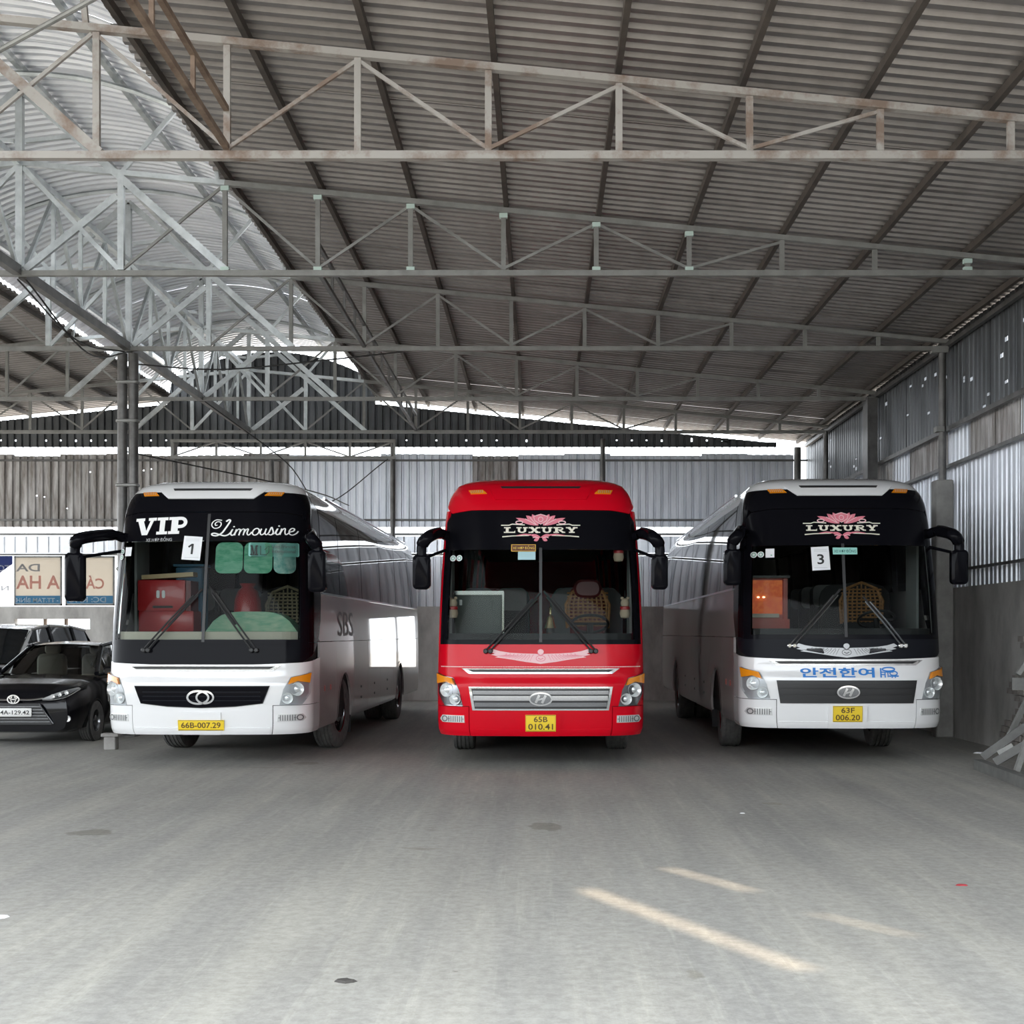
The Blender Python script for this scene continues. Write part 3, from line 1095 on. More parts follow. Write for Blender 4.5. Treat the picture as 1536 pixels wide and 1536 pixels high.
MB().box((0, 0, 0.6), (0.98, 0.006, 1.19)).build('panel', M_SIGNW, b3)
art3d(poly2d([(-0.49, 0.55), (-0.2, 0.75), (0.1, 0.72), (0.49, 1.0), (0.49, 1.19), (-0.49, 1.19)]), -0.006, 'dark_print', M_SNAVY, b3)
art3d(fit2d(text2d('TO', 0.02), 0.12, 0.44, 0.82, 0.97, mirror=True), -0.009, 'white_lettering', M_SIGNW, b3)
art3d(fit2d(text2d('NH', 0.02), 0.02, 0.40, 0.36, 0.48, mirror=True), -0.006, 'grey_lettering', M_SGREY, b3)

# ---- cables
def cable(pts, r, label, group='slack black cables strung below the roof'):
    mb = MB()
    mb.tube(catmull(pts, 8), r, 6)
    tag(mb.build('cable', M_BLACKCABLE), label, 'cable', group)


cable([(XRIDGE + 0.05, 15.96, 5.943), (XRIDGE + 0.10, 18.0, 5.48), (XRIDGE + 0.05, 20.05, 5.943)], 0.012, 'slack black cable sagging deeply beneath the ridge girder')
cable([(XRIDGE - 0.05, 15.96, 5.943), (XRIDGE - 0.12, 18.2, 5.70), (XRIDGE - 0.05, 20.05, 5.943)], 0.012, 'black cable sagging slightly beneath the ridge girder')
cable([(-6.4, 20.25, 5.8), (-5.0, 20.3, 5.72), (-3.4, 20.2, 5.84), (-2.0, 20.15, 5.98)], 0.012, 'black cable strung from the twin-pipe column towards the red coach', None)
cable([(-6.42, 20.2, 4.42), (-4.4, 24.5, 4.3), (-4.5, 30.5, 4.6)], 0.012, 'black cable sagging low behind the VIP coach roof', None)
cable([(-6.3, 24.4, 5.95), (-5.2, 26.5, 5.1), (-4.9, 29.5, 4.55), (-3.6, 30.6, 5.7)], 0.012, 'thin black cable hanging between truss and back wall', None)

# ---- welded steel frame by the right wall
def steel_frame():
    t = thing('steel_frame', 'grey welded steel frame leaning on the right wall', 'frame', (5.1, 14.5, 0.0))
    def B(n, a, b, w_, h_, m):
        o_ = Vector((5.1, 14.5, 0))
        MB().bar(Vector(a) - o_, Vector(b) - o_, w_, h_).build(n, m, t)
    B('base_beam', (5.14, 15.28, 0.06), (4.98, 13.0, 0.06), 0.10, 0.12, M_FRAME)
    B('sloping_beam', (5.16, 15.16, 0.16), (6.24, 14.60, 1.12), 0.09, 0.09, M_FRAME)
    B('sloping_beam', (5.13, 14.66, 0.15), (6.22, 13.95, 1.00), 0.09, 0.09, M_FRAME)
    B('sloping_beam', (5.06, 13.45, 0.15), (6.22, 13.2, 0.95), 0.09, 0.09, M_FRAME)
    B('thin_strut', (5.28, 15.0, 0.22), (5.42, 14.92, 0.32), 0.05, 0.05, M_STEEL)
    B('thin_strut', (5.42, 15.1, 0.36), (6.02, 15.2, 1.50), 0.055, 0.055, M_STEEL)
    B('thin_strut', (5.09, 13.9, 0.13), (5.47, 13.9, 1.25), 0.055, 0.055, M_STEEL)
    B('top_beam', (5.42, 14.95, 1.02), (6.24, 14.7, 1.02), 0.12, 0.14, M_FRAME)
    B('top_strut', (5.47, 14.9, 1.13), (5.75, 14.9, 1.55), 0.05, 0.05, M_STEEL)
    B('rear_beam', (6.16, 15.4, 0.06), (6.16, 13.0, 0.06), 0.08, 0.12, M_FRAME)
    B('cross_beam', (5.12, 14.1, 0.06), (6.12, 14.1, 0.06), 0.08, 0.10, M_FRAME)


steel_frame()
# bare bricks where the plaster has fallen off the right wall
M_BRICK = mat('sooty_brick', (0.25, 0.225, 0.205), 0.9, col2=(0.36, 0.33, 0.305), vscale=7)
mbk = MB().box((0, 0, 0), (0.05, 0.19, 0.075)).mesh('brick')
mbk.materials.append(M_BRICK)
rb = random.Random(5)
for r in range(17):
    z = 0.12 + 0.088 * r
    lim = 17.75 - 0.05 * r + 0.25 * math.sin(r * 0.9)
    y = 15.9 + (0.1 if r % 2 else 0)
    while y < lim:
        link('brick', mbk, wall_right, (XW - 0.012 + rb.uniform(-0.012, 0.01), y, z))
        y += 0.205

# ---- small litter on the floor
def blob(x, y, r, h, m, name, label, cat, group=None, seed=1):
    rr = random.Random(seed)
    pts = [(r * rr.uniform(0.6, 1.1) * math.cos(2 * PI * k / 9) * 1.4, r * rr.uniform(0.6, 1.1) * math.sin(2 * PI * k / 9)) for k in range(9)]
    mb = MB()
    n = len(pts)
    mb.add([(a, b, 0) for a, b in pts] + [(a * 0.7, b * 0.7, h) for a, b in pts] + [(0, 0, h * 1.15)],
           [(i, (i + 1) % n, n + (i + 1) % n, n + i) for i in range(n)] + [(n + i, n + (i + 1) % n, 2 * n) for i in range(n)])
    o = mb.build(name, m, None, (x, y, 0.0))
    tag(o, label, cat, group)


def gp(px, py):
    D = FPX * 1.6 / (py - PPY)
    return (px - PPX) / FPX * D, D


M_LRED = mat('red_wrapper', (0.35, 0.04, 0.05), 0.4)
M_LDARK = mat('dark_debris', (0.06, 0.055, 0.05), 0.8)
for i, (px, py, r, m, nm, lab, cat) in enumerate([
        (1442, 1328, 0.03, M_LRED, 'candy_wrapper', 'small crumpled red wrapper on the concrete floor', 'wrapper'),
        (2, 1376, 0.04, M_PAPER, 'paper_scrap', 'small white paper scrap on the concrete floor', 'paper'),
        (517, 1472, 0.04, M_LDARK, 'dark_chip', 'flat dark chip on the bare floor in front of the VIP coach', 'debris'),
        (1114, 1220, 0.02, M_PAPER, 'white_pebble', 'tiny white pebble on the floor in front of the parked coaches', 'pebble'),
        (1470, 1130, 0.07, M_PAPER, 'crumpled_strip', 'crumpled pale strip on the floor beside the steel frame', 'litter')]):
    x, y = gp(px, py)
    blob(x, y, r, r * 0.25, m, nm, lab, cat, seed=i)

# unseen dark slab added behind the camera, cuts low sky reflections on coaches
M_BLOCKER = mat('dark_sky_blocker', (0.10, 0.10, 0.085), 0.9, col2=(0.17, 0.17, 0.14), vscale=0.8)
wf = MB().box((-6, -15.2, 1.9), (90, 0.4, 3.8)).build('front_sky_blocker', M_BLOCKER)
tag(wf, kind='structure')

# ================================================================== COACHES
W0 = 1.245
BL = 11.95
#        v     z     W      F
TAB = [(0.36, 0.36, 1.205, 0.035), (0.46, 0.46, 1.238, -0.005), (0.72, 0.72, 1.245, -0.02), (0.98, 0.98, 1.245, -0.025),
       (1.10, 1.10, 1.245, 0.008), (1.25, 1.25, 1.244, 0.018), (1.48, 1.48, 1.241, 0.045), (1.9, 1.9, 1.230, 0.105), (2.4, 2.4, 1.208, 0.195),
       (2.8, 2.8, 1.186, 0.28), (3.06, 3.06, 1.165, 0.34), (3.16, 3.16, 1.148, 0.365), (3.26, 3.26, 1.118, 0.41), (3.34, 3.34, 1.08, 0.47), (3.42, 3.42, 1.03, 0.56)]


def tab(v):
    if v <= TAB[0][0]:
        return TAB[0][1:]
    if v >= TAB[-1][0]:
        return TAB[-1][1:]
    for i in range(len(TAB) - 1):
        if TAB[i][0] <= v <= TAB[i + 1][0]:
            break
    a, b = TAB[i], TAB[i + 1]
    p = TAB[max(i - 1, 0)]
    q = TAB[min(i + 2, len(TAB) - 1)]
    h = b[0] - a[0]
    t = (v - a[0]) / h
    out = []
    for k in (1, 2, 3):
        d0 = (b[k] - p[k]) / (b[0] - p[0]) * h
        d1 = (q[k] - a[k]) / (q[0] - a[0]) * h
        out.append((2 * t ** 3 - 3 * t * t + 1) * a[k] + (t ** 3 - 2 * t * t + t) * d0 + (-2 * t ** 3 + 3 * t * t) * b[k] + (t ** 3 - t * t) * d1)
    return out


PA, PP, PQ = 0.52, 4.2, 2.15
OUT = []          # (arc length, x, y) of the front half outline
_px, _py, _s = 0.0, 0.0, 0.0
for k in range(401):
    t = PI / 2 * (k / 400)
    x = W0 * math.sin(t) ** (2 / PP)
    y = PA * (1 - math.cos(t) ** (2 / PQ))
    _s += math.hypot(x - _px, y - _py)
    _px, _py = x, y
    OUT.append((_s, x, y))
SA = OUT[-1][0]


def outline(u):
    s = abs(u)
    sg = 1 if u >= 0 else -1
    if s >= SA:
        return sg * W0, PA + (s - SA)
    lo, hi = 0, 400
    while hi - lo > 1:
        m = (lo + hi) // 2
        if OUT[m][0] <= s:
            lo = m
        else:
            hi = m
    a, b = OUT[lo], OUT[hi]
    t = (s - a[0]) / max(b[0] - a[0], 1e-9)
    return sg * (a[1] + (b[1] - a[1]) * t), a[2] + (b[2] - a[2]) * t


def U(x):
    """front-view x -> arc length"""
    ax = min(abs(x), W0 - 1e-6)
    lo, hi = 0, 400
    while hi - lo > 1:
        m = (lo + hi) // 2
        if OUT[m][1] <= ax:
            lo = m
        else:
            hi = m
    a, b = OUT[lo], OUT[hi]
    t = (ax - a[1]) / max(b[1] - a[1], 1e-9)
    return math.copysign(a[0] + (b[0] - a[0]) * t, x)


def US(y):
    """distance along the side -> arc length"""
    return SA + (y - PA)


def P0(u, v):
    x, y = outline(u)
    z, W, F = tab(v)
    bl = max(0.0, 1 - y / 3.0)
    return Vector((x * W / W0, y + F * bl, z))


def PN(u, v):
    e = 2e-3
    a = P0(u + e, v) - P0(u - e, v)
    b = P0(u, v + e) - P0(u, v - e)
    n = a.cross(b)
    return n.normalized()


def PO(u, v, off=0.0):
    p = P0(u, v)
    return p + PN(u, v) * off if off else p


UG = sorted([0.0] + [s * x for s in (-1, 1) for x in
            [0.16 * k for k in range(1, 5)] + [0.72 + 0.05 * k for k in range(int((SA + 0.05 - 0.72) / 0.05) + 1)] + [SA + 0.25, SA + 0.6, SA + 1.2, SA + 1.8, SA + 2.5]])
VG = [0.42, 0.46, 0.55, 0.72, 0.85, 0.98, 1.02, 1.06, 1.10, 1.17, 1.25, 1.36, 1.48, 1.68, 1.9, 2.15, 2.4, 2.6, 2.8, 2.93, 3.06, 3.11, 3.16, 3.21, 3.26, 3.30, 3.34, 3.38]


def finish_mesh(name, verts, faces, norms, m):
    me = bpy.data.meshes.new(name)
    me.from_pydata(verts, [], faces)
    me.materials.append(m)
    me.polygons.foreach_set('use_smooth', [True] * len(faces))
    me.update()
    ln = []
    for p, nn in zip(me.polygons, norms):
        if nn is None:
            ln += [tuple(p.normal)] * len(p.vertices)
        else:
            ln += [tuple(x) for x in nn]
    me.normals_split_custom_set(ln)
    return me


def panel(name, poly, m, parent, off=0.0, th=0.02):
    """curved body panel from an outline in (arc length, height)"""
    tr = tessellate_polygon([[Vector((a, b, 0)) for a, b in poly]])
    bm = bmesh.new()
    bv = [bm.verts.new((a, b, 0)) for a, b in poly]
    for t in tr:
        try:
            bm.faces.new([bv[i] for i in t])
        except ValueError:
            pass
    u0, u1 = min(p[0] for p in poly), max(p[0] for p in poly)
    v0, v1 = min(p[1] for p in poly), max(p[1] for p in poly)
    for g_ in UG:
        if u0 + 1e-4 < g_ < u1 - 1e-4:
            bmesh.ops.bisect_plane(bm, geom=bm.verts[:] + bm.edges[:] + bm.faces[:], dist=1e-6, plane_co=(g_, 0, 0), plane_no=(1, 0, 0))
    for g_ in VG:
        if v0 + 1e-4 < g_ < v1 - 1e-4:
            bmesh.ops.bisect_plane(bm, geom=bm.verts[:] + bm.edges[:] + bm.faces[:], dist=1e-6, plane_co=(0, g_, 0), plane_no=(0, 1, 0))
    bmesh.ops.remove_doubles(bm, verts=bm.verts[:], dist=1e-5)
    bm.verts.index_update()
    for f in bm.faces:
        f.normal_update()
        if f.normal.z < 0:
            f.normal_flip()
    base, nr = [], []
    for vt in bm.verts:
        base.append(P0(vt.co.x, vt.co.y))
        nr.append(PN(vt.co.x, vt.co.y))
    verts = [p + n * off for p, n in zip(base, nr)]
    faces, norms = [], []
    for f in bm.faces:
        ids = [vt.index for vt in f.verts]
        faces.append(tuple(ids))
        norms.append([nr[i] for i in ids])
    if th > 0:
        k = len(verts)
        back = {}
        for e in bm.edges:
            if len(e.link_faces) == 1:
                l = e.link_loops[0]
                a, b = l.vert.index, l.link_loop_next.vert.index
                for i in (a, b):
                    if i not in back:
                        back[i] = len(verts)
                        verts.append(base[i] + nr[i] * (off - th))
                faces.append((b, a, back[a], back[b]))
                norms.append(None)
    bm.free()
    return link(name, finish_mesh(name, verts, faces, norms, m), parent)


def decal(name, art, m, parent, off=0.004):
    """flat print (2-D art in arc length, height) wrapped on the body"""
    vs, fs = art
    verts = [PO(a, b, off) for a, b in vs]
    nr = [PN(a, b) for a, b in vs]
    f2 = []
    for f in fs:
        ar = 0
        for i in range(len(f)):
            p, q = vs[f[i]], vs[f[(i + 1) % len(f)]]
            ar += p[0] * q[1] - p[1] * q[0]
        f2.append(f if ar > 0 else f[::-1])
    return link(name, finish_mesh(name, verts, f2, [[nr[i] for i in f] for f in f2], m), parent)


def fr(pts):
    return [(U(a), b) for a, b in pts]


def rct(x0, x1, v0, v1):
    return fr([(x0, v0), (x1, v0), (x1, v1), (x0, v1)])


def rrect(x0, x1, v0, v1, r, n=4):
    out = []
    for (cx, cz, t0) in ((x1 - r, v1 - r, 0), (x0 + r, v1 - r, PI / 2), (x0 + r, v0 + r, PI), (x1 - r, v0 + r, 1.5 * PI)):
        out += [(cx + r * math.cos(t0 + PI / 2 * k / n), cz + r * math.sin(t0 + PI / 2 * k / n)) for k in range(n + 1)]
    return out


def mirx(pts):
    return [(-a, b) for a, b in pts][::-1]


def wheel(parent, x, y, steer=0.0, out=1, R=0.5, wd=0.29, name='wheel', rimcol=None):
    rot = Matrix.Rotation(steer, 3, 'Z')
    h = wd / 2
    prof = [(R * 0.56, -h * 0.85), (R * 0.8, -h), (R * 0.94, -h * 0.96), (R * 0.985, -h * 0.86)]
    for g_ in (-0.55, -0.2, 0.2, 0.55):
        prof += [(R, (g_ - 0.07) * h), (R - 0.014, (g_ - 0.06) * h), (R - 0.014, (g_ + 0.06) * h), (R, (g_ + 0.07) * h)]
    prof += [(R * 0.985, h * 0.86), (R * 0.94, h * 0.96), (R * 0.8, h), (R * 0.56, h * 0.85)]
    wmb = MB().lathe(prof, (0, 0, 0), 'x', 36, rot)
    o = wmb.build(name, M_TREAD, parent, (x, y, R), angle=30)
    rim = MB().lathe([(R * 0.57, out * h * 0.86), (R * 0.53, out * h * 0.80), (R * 0.48, out * h * 0.35), (R * 0.30, out * h * 0.45), (R * 0.28, out * h * 0.75), (R * 0.16, out * h * 0.85), (0.001, out * h * 0.86)], (0, 0, 0), 'x', 28, rot)
    for k in range(10):
        t = 2 * PI * k / 10
        rim.lathe([(0.014, out * h * 0.45), (0.014, out * h * 0.62), (0.001, out * h * 0.62)], rot @ Vector((0, R * 0.36 * math.cos(t), R * 0.36 * math.sin(t))), 'x', 6, rot)
    rim.build('rim', rimcol or M_CHROME_D, o)
    return o


def wing_art(cx, cz, wd, ht):
    """spread-wing emblem: filled wings with feather tips, and the darker feather lines"""
    light, dark = [], []
    for s in (-1, 1):
        up = [(0.0, 0.18), (0.12, 0.20), (0.35, 0.22), (0.6, 0.27), (0.8, 0.38), (0.93, 0.52)]
        lo = [(1.0, 0.34), (0.90, 0.20), (0.98, 0.14), (0.84, 0.02), (0.90, -0.04), (0.72, -0.12), (0.5, -0.24), (0.3, -0.36), (0.12, -0.44), (0.0, -0.5)]
        pts = [(cx + s * wd * a, cz + ht * b) for a, b in up + lo]
        light.append(poly2d(pts))
        for k in range(12):
            t = k / 11
            x0, z0 = 0.16 + 0.5 * t, 0.06 + 0.06 * t
            x1, z1 = x0 + 0.05 + 0.16 * t, -0.30 + 0.34 * t
            dark.append(stroke2d([(cx + s * wd * x0, cz + ht * z0), (cx + s * wd * x1, cz + ht * z1)], ht * 0.035, ht * 0.02))
        for k in range(8):
            x = 0.14 + 0.075 * k
            dark.append(stroke2d([(cx + s * wd * x, cz + ht * (0.14 + 0.012 * k)), (cx + s * wd * (x + 0.02), cz + ht * (0.06 + 0.012 * k))], ht * 0.04))
    light.append(poly2d(ellipse(cx, cz + ht * 0.34, wd * 0.06, ht * 0.18, 14)))
    dark.append(ring2d(cx, cz - ht * 0.12, wd * 0.09, ht * 0.2, ht * 0.04))
    dark.append(stroke2d([(cx - wd * 0.06, cz + ht * 0.2), (cx, cz + ht * 0.06), (cx + wd * 0.06, cz + ht * 0.2)], ht * 0.08))
    dark.append(stroke2d([(cx - wd * 0.05, cz - ht * 0.1), (cx, cz - ht * 0.2), (cx + wd * 0.05, cz - ht * 0.1)], ht * 0.06))
    return join2d(*light), join2d(*dark)


def leaf(cx, cz, L, wd, ang):
    c, s = math.cos(ang), math.sin(ang)
    pts = []
    for k in range(7):
        t = k / 6
        pts.append((L * t, wd * math.sin(PI * t) ** 0.8))
    for k in range(1, 6):
        t = 1 - k / 6
        pts.append((L * t, -wd * math.sin(PI * t) ** 0.8))
    return poly2d([(cx + a * c - b * s, cz + a * s + b * c) for a, b in pts])


def luxury_decal(root, cx, cz):
    """crest with LUXURY lettering, about 1.0 m wide, centre of the word at (cx, cz)"""
    k = 1.0
    word = slab_word('LUXURY', cx - 0.465, cx + 0.465, cz - 0.035, cz + 0.035, gap=0.06, t=0.24, s=0.2)
    lines = [stroke2d([(cx + s * 0.50, cz + 0.058), (cx + s * 0.40, cz + 0.058), (cx + s * 0.36, cz + 0.072), (cx + s * 0.2, cz + 0.062)], 0.012) for s in (-1, 1)]
    lines += [stroke2d([(cx + s * 0.48, cz - 0.082), (cx + s * 0.36, cz - 0.072), (cx + s * 0.14, cz - 0.066)], 0.014, 0.01) for s in (-1, 1)]
    decal('luxury_lettering', fit_u(join2d(word, *lines)), M_DECALC, root, 0.005)
    pale, pink = [], []
    for s in (-1, 1):
        for (a, L, wd_) in ((18, 0.30, 0.028), (38, 0.20, 0.035), (60, 0.16, 0.035)):
            an = math.radians(a) if s > 0 else PI - math.radians(a)
            pink.append(leaf(cx + s * 0.03, cz + 0.055, L, wd_, an))
        pale.append(ring2d(cx + s * 0.27, cz + 0.092, 0.045, 0.018, 0.012, 14))
        for (a, L) in ((30, 0.17), (50, 0.14)):
            an = math.radians(a) if s > 0 else PI - math.radians(a)
            pale.append(stroke2d([(cx + s * 0.05, cz + 0.06), (cx + s * 0.05 + L * math.cos(an), cz + 0.06 + L * math.sin(an) * 0.9)], 0.009))
        pink.append(leaf(cx, cz - 0.09, 0.13, 0.022, 0.25 if s > 0 else PI - 0.25))
        pink.append(leaf(cx + s * 0.02, cz - 0.105, 0.07, 0.02, -0.35 if s > 0 else PI + 0.35))
        pink.append(stroke2d([(cx + s * 0.12, cz - 0.06), (cx + s * 0.2, cz - 0.052), (cx + s * 0.3, cz - 0.066)], 0.02, 0.008))
        pale.append(stroke2d([(cx + s * 0.02, cz - 0.1), (cx + s * 0.06, cz - 0.085), (cx + s * 0.1, cz - 0.095)], 0.008))
    shield = [(cx - 0.09, cz + 0.165), (cx - 0.05, cz + 0.178), (cx, cz + 0.192), (cx + 0.05, cz + 0.178), (cx + 0.09, cz + 0.165), (cx + 0.075, cz + 0.115), (cx, cz + 0.07), (cx - 0.075, cz + 0.115)]
    pink.append(poly2d(shield))
    decal('crest_leaves', fit_u(join2d(*pink)), M_PINK, root, 0.0055)
    pale.append(stroke2d(shield, 0.01, closed=True))
    pale.append(ring2d(cx, cz + 0.13, 0.03, 0.028, 0.009, 16))
    decal('crest_outline', fit_u(join2d(*pale)), M_PINKL, root, 0.0065)


def fit_u(art):
    """front-view art -> arc length art"""
    return [(U(a), b) for a, b in art[0]], art[1]


def script_limousine():
    """hand-drawn cursive word, width about 9.6, x-height 1"""
    st = []
    A = lambda pts, wd_: st.append(stroke2d([tuple(p) for p in catmull([(a, b, 0) for a, b in pts], 5)], wd_))
    cal = lambda d: 0.10 + 0.17 * max(0.0, -d.y) ** 1.0 if d.y < 0 else 0.09
    A([(0.62, 1.62), (0.42, 1.55), (0.38, 1.85), (0.62, 2.1), (0.95, 2.0), (1.0, 1.6), (0.75, 1.22), (0.3, 1.15), (0.02, 1.5), (0.08, 2.0), (0.5, 2.38), (1.1, 2.3)], 0.12)
    A([(1.55, 2.1), (1.85, 2.35), (2.0, 2.2), (1.75, 1.6), (1.45, 1.0), (1.1, 0.4), (0.6, 0.05), (0.15, 0.1), (0.05, 0.32), (0.35, 0.4), (0.9, 0.18), (1.4, 0.0), (1.8, 0.15), (2.05, 0.45)], 0.19)
    x = 2.05

    def iu(x, dot=True):
        A([(x, 0.45), (x + 0.22, 0.95), (x + 0.02, 0.35), (x + 0.12, 0.05), (x + 0.35, 0.15), (x + 0.52, 0.5)], 0.16)
        if dot:
            st.append(poly2d(ellipse(x + 0.36, 1.32, 0.1, 0.1, 10)))
        return x + 0.5
    x = iu(x)
    for k in range(3):
        A([(x, 0.4), (x + 0.12, 0.95), (x - 0.08, 0.02)], 0.15)
        A([(x - 0.05, 0.2), (x + 0.2, 0.75), (x + 0.42, 0.98), (x + 0.5, 0.75)], 0.10)
        x += 0.46
    A([(x, 0.85), (x - 0.12, 0.3), (x, 0.03), (x + 0.25, 0.25), (x + 0.36, 0.5)], 0.15)
    x += 0.4
    ring = [(x + 0.4 + 0.34 * math.cos(t) + 0.12 * math.sin(t), 0.5 + 0.5 * math.sin(t)) for t in [2 * PI * k / 16 for k in range(16)]]
    st.append(stroke2d(ring, 0.15, closed=True))
    A([(x + 0.62, 0.95), (x + 0.85, 0.75), (x + 1.05, 0.8)], 0.08)
    x += 1.0
    A([(x, 0.95), (x - 0.15, 0.35), (x, 0.03), (x + 0.3, 0.3), (x + 0.5, 0.95)], 0.14)
    A([(x + 0.5, 0.95), (x + 0.36, 0.3), (x + 0.48, 0.03), (x + 0.75, 0.35), (x + 0.95, 0.9)], 0.14)
    x += 0.9
    A([(x - 0.1, 0.5), (x + 0.15, 1.15), (x + 0.25, 0.8), (x + 0.3, 0.35), (x + 0.1, 0.02), (x - 0.2, 0.08)], 0.15)
    A([(x + 0.1, 0.02), (x + 0.4, 0.2), (x + 0.55, 0.5)], 0.09)
    x = iu(x + 0.55)
    A([(x, 0.4), (x + 0.12, 0.95), (x - 0.08, 0.02)], 0.15)
    A([(x - 0.05, 0.2), (x + 0.22, 0.8), (x + 0.46, 0.95), (x + 0.42, 0.4), (x + 0.5, 0.05), (x + 0.72, 0.2), (x + 0.85, 0.4)], 0.13)
    x += 0.85
    A([(x, 0.42), (x + 0.4, 0.6), (x + 0.5, 0.9), (x + 0.25, 0.98), (x, 0.6), (x + 0.02, 0.15), (x + 0.3, 0.0), (x + 0.65, 0.25), (x + 0.85, 0.6)], 0.14)
    v, f = join2d(*st)
    x1 = max(p[0] for p in v)
    return [(a / x1, b / 2.4) for a, b in v], f


def plate(root, lines, v0, v1, hw, cx=0.0, m=M_YEL, off=0.03):
    p = panel('number_plate', rct(cx - hw, cx + hw, v0, v1), m, root, off, 0.02)
    h = v1 - v0
    arts = []
    if len(lines) == 2:
        arts.append(fit2d(text2d(lines[0], 0.015), cx - hw * 0.45, cx + hw * 0.45, v0 + h * 0.56, v0 + h * 0.90))
        arts.append(fit2d(text2d(lines[1], 0.015), cx - hw * 0.82, cx + hw * 0.82, v0 + h * 0.10, v0 + h * 0.46))
    else:
        arts.append(fit2d(text2d(lines[0], 0.015), cx - hw * 0.86, cx + hw * 0.86, v0 + h * 0.22, v0 + h * 0.78))
    arts.append(stroke2d([(cx - hw * 0.97, v0 + 0.006), (cx + hw * 0.97, v0 + 0.006), (cx + hw * 0.97, v1 - 0.006), (cx - hw * 0.97, v1 - 0.006)], 0.005, closed=True))
    decal('plate_lettering', fit_u(join2d(*arts)), M_BROWNINK, p, off + 0.003)
    return p


def h_emblem(root, cx, cz, a, b, m=M_CHROME):
    panel('emblem_disc', fr(ellipse(cx, cz, a * 0.97, b * 0.95, 24)), M_CHROME_D, root, 0.052, 0.03)
    art = join2d(ring2d(cx, cz, a, b, 0.018),
                 stroke2d([(cx - a * 0.45, cz - b * 0.62), (cx - a * 0.12, cz + b * 0.66)], a * 0.22),
                 stroke2d([(cx + a * 0.12, cz - b * 0.66), (cx + a * 0.45, cz + b * 0.62)], a * 0.22),
                 stroke2d([(cx - a * 0.32, cz - b * 0.16), (cx + a * 0.32, cz + b * 0.16)], a * 0.16))
    decal('emblem', fit_u(art), m, root, 0.06)


def oval_emblem(root, cx, cz):
    art = join2d(ring2d(cx - 0.028, cz, 0.125, 0.075, 0.024), ring2d(cx + 0.055, cz, 0.10, 0.07, 0.022))
    decal('emblem', fit_u(art), M_CHROME, root, 0.045)


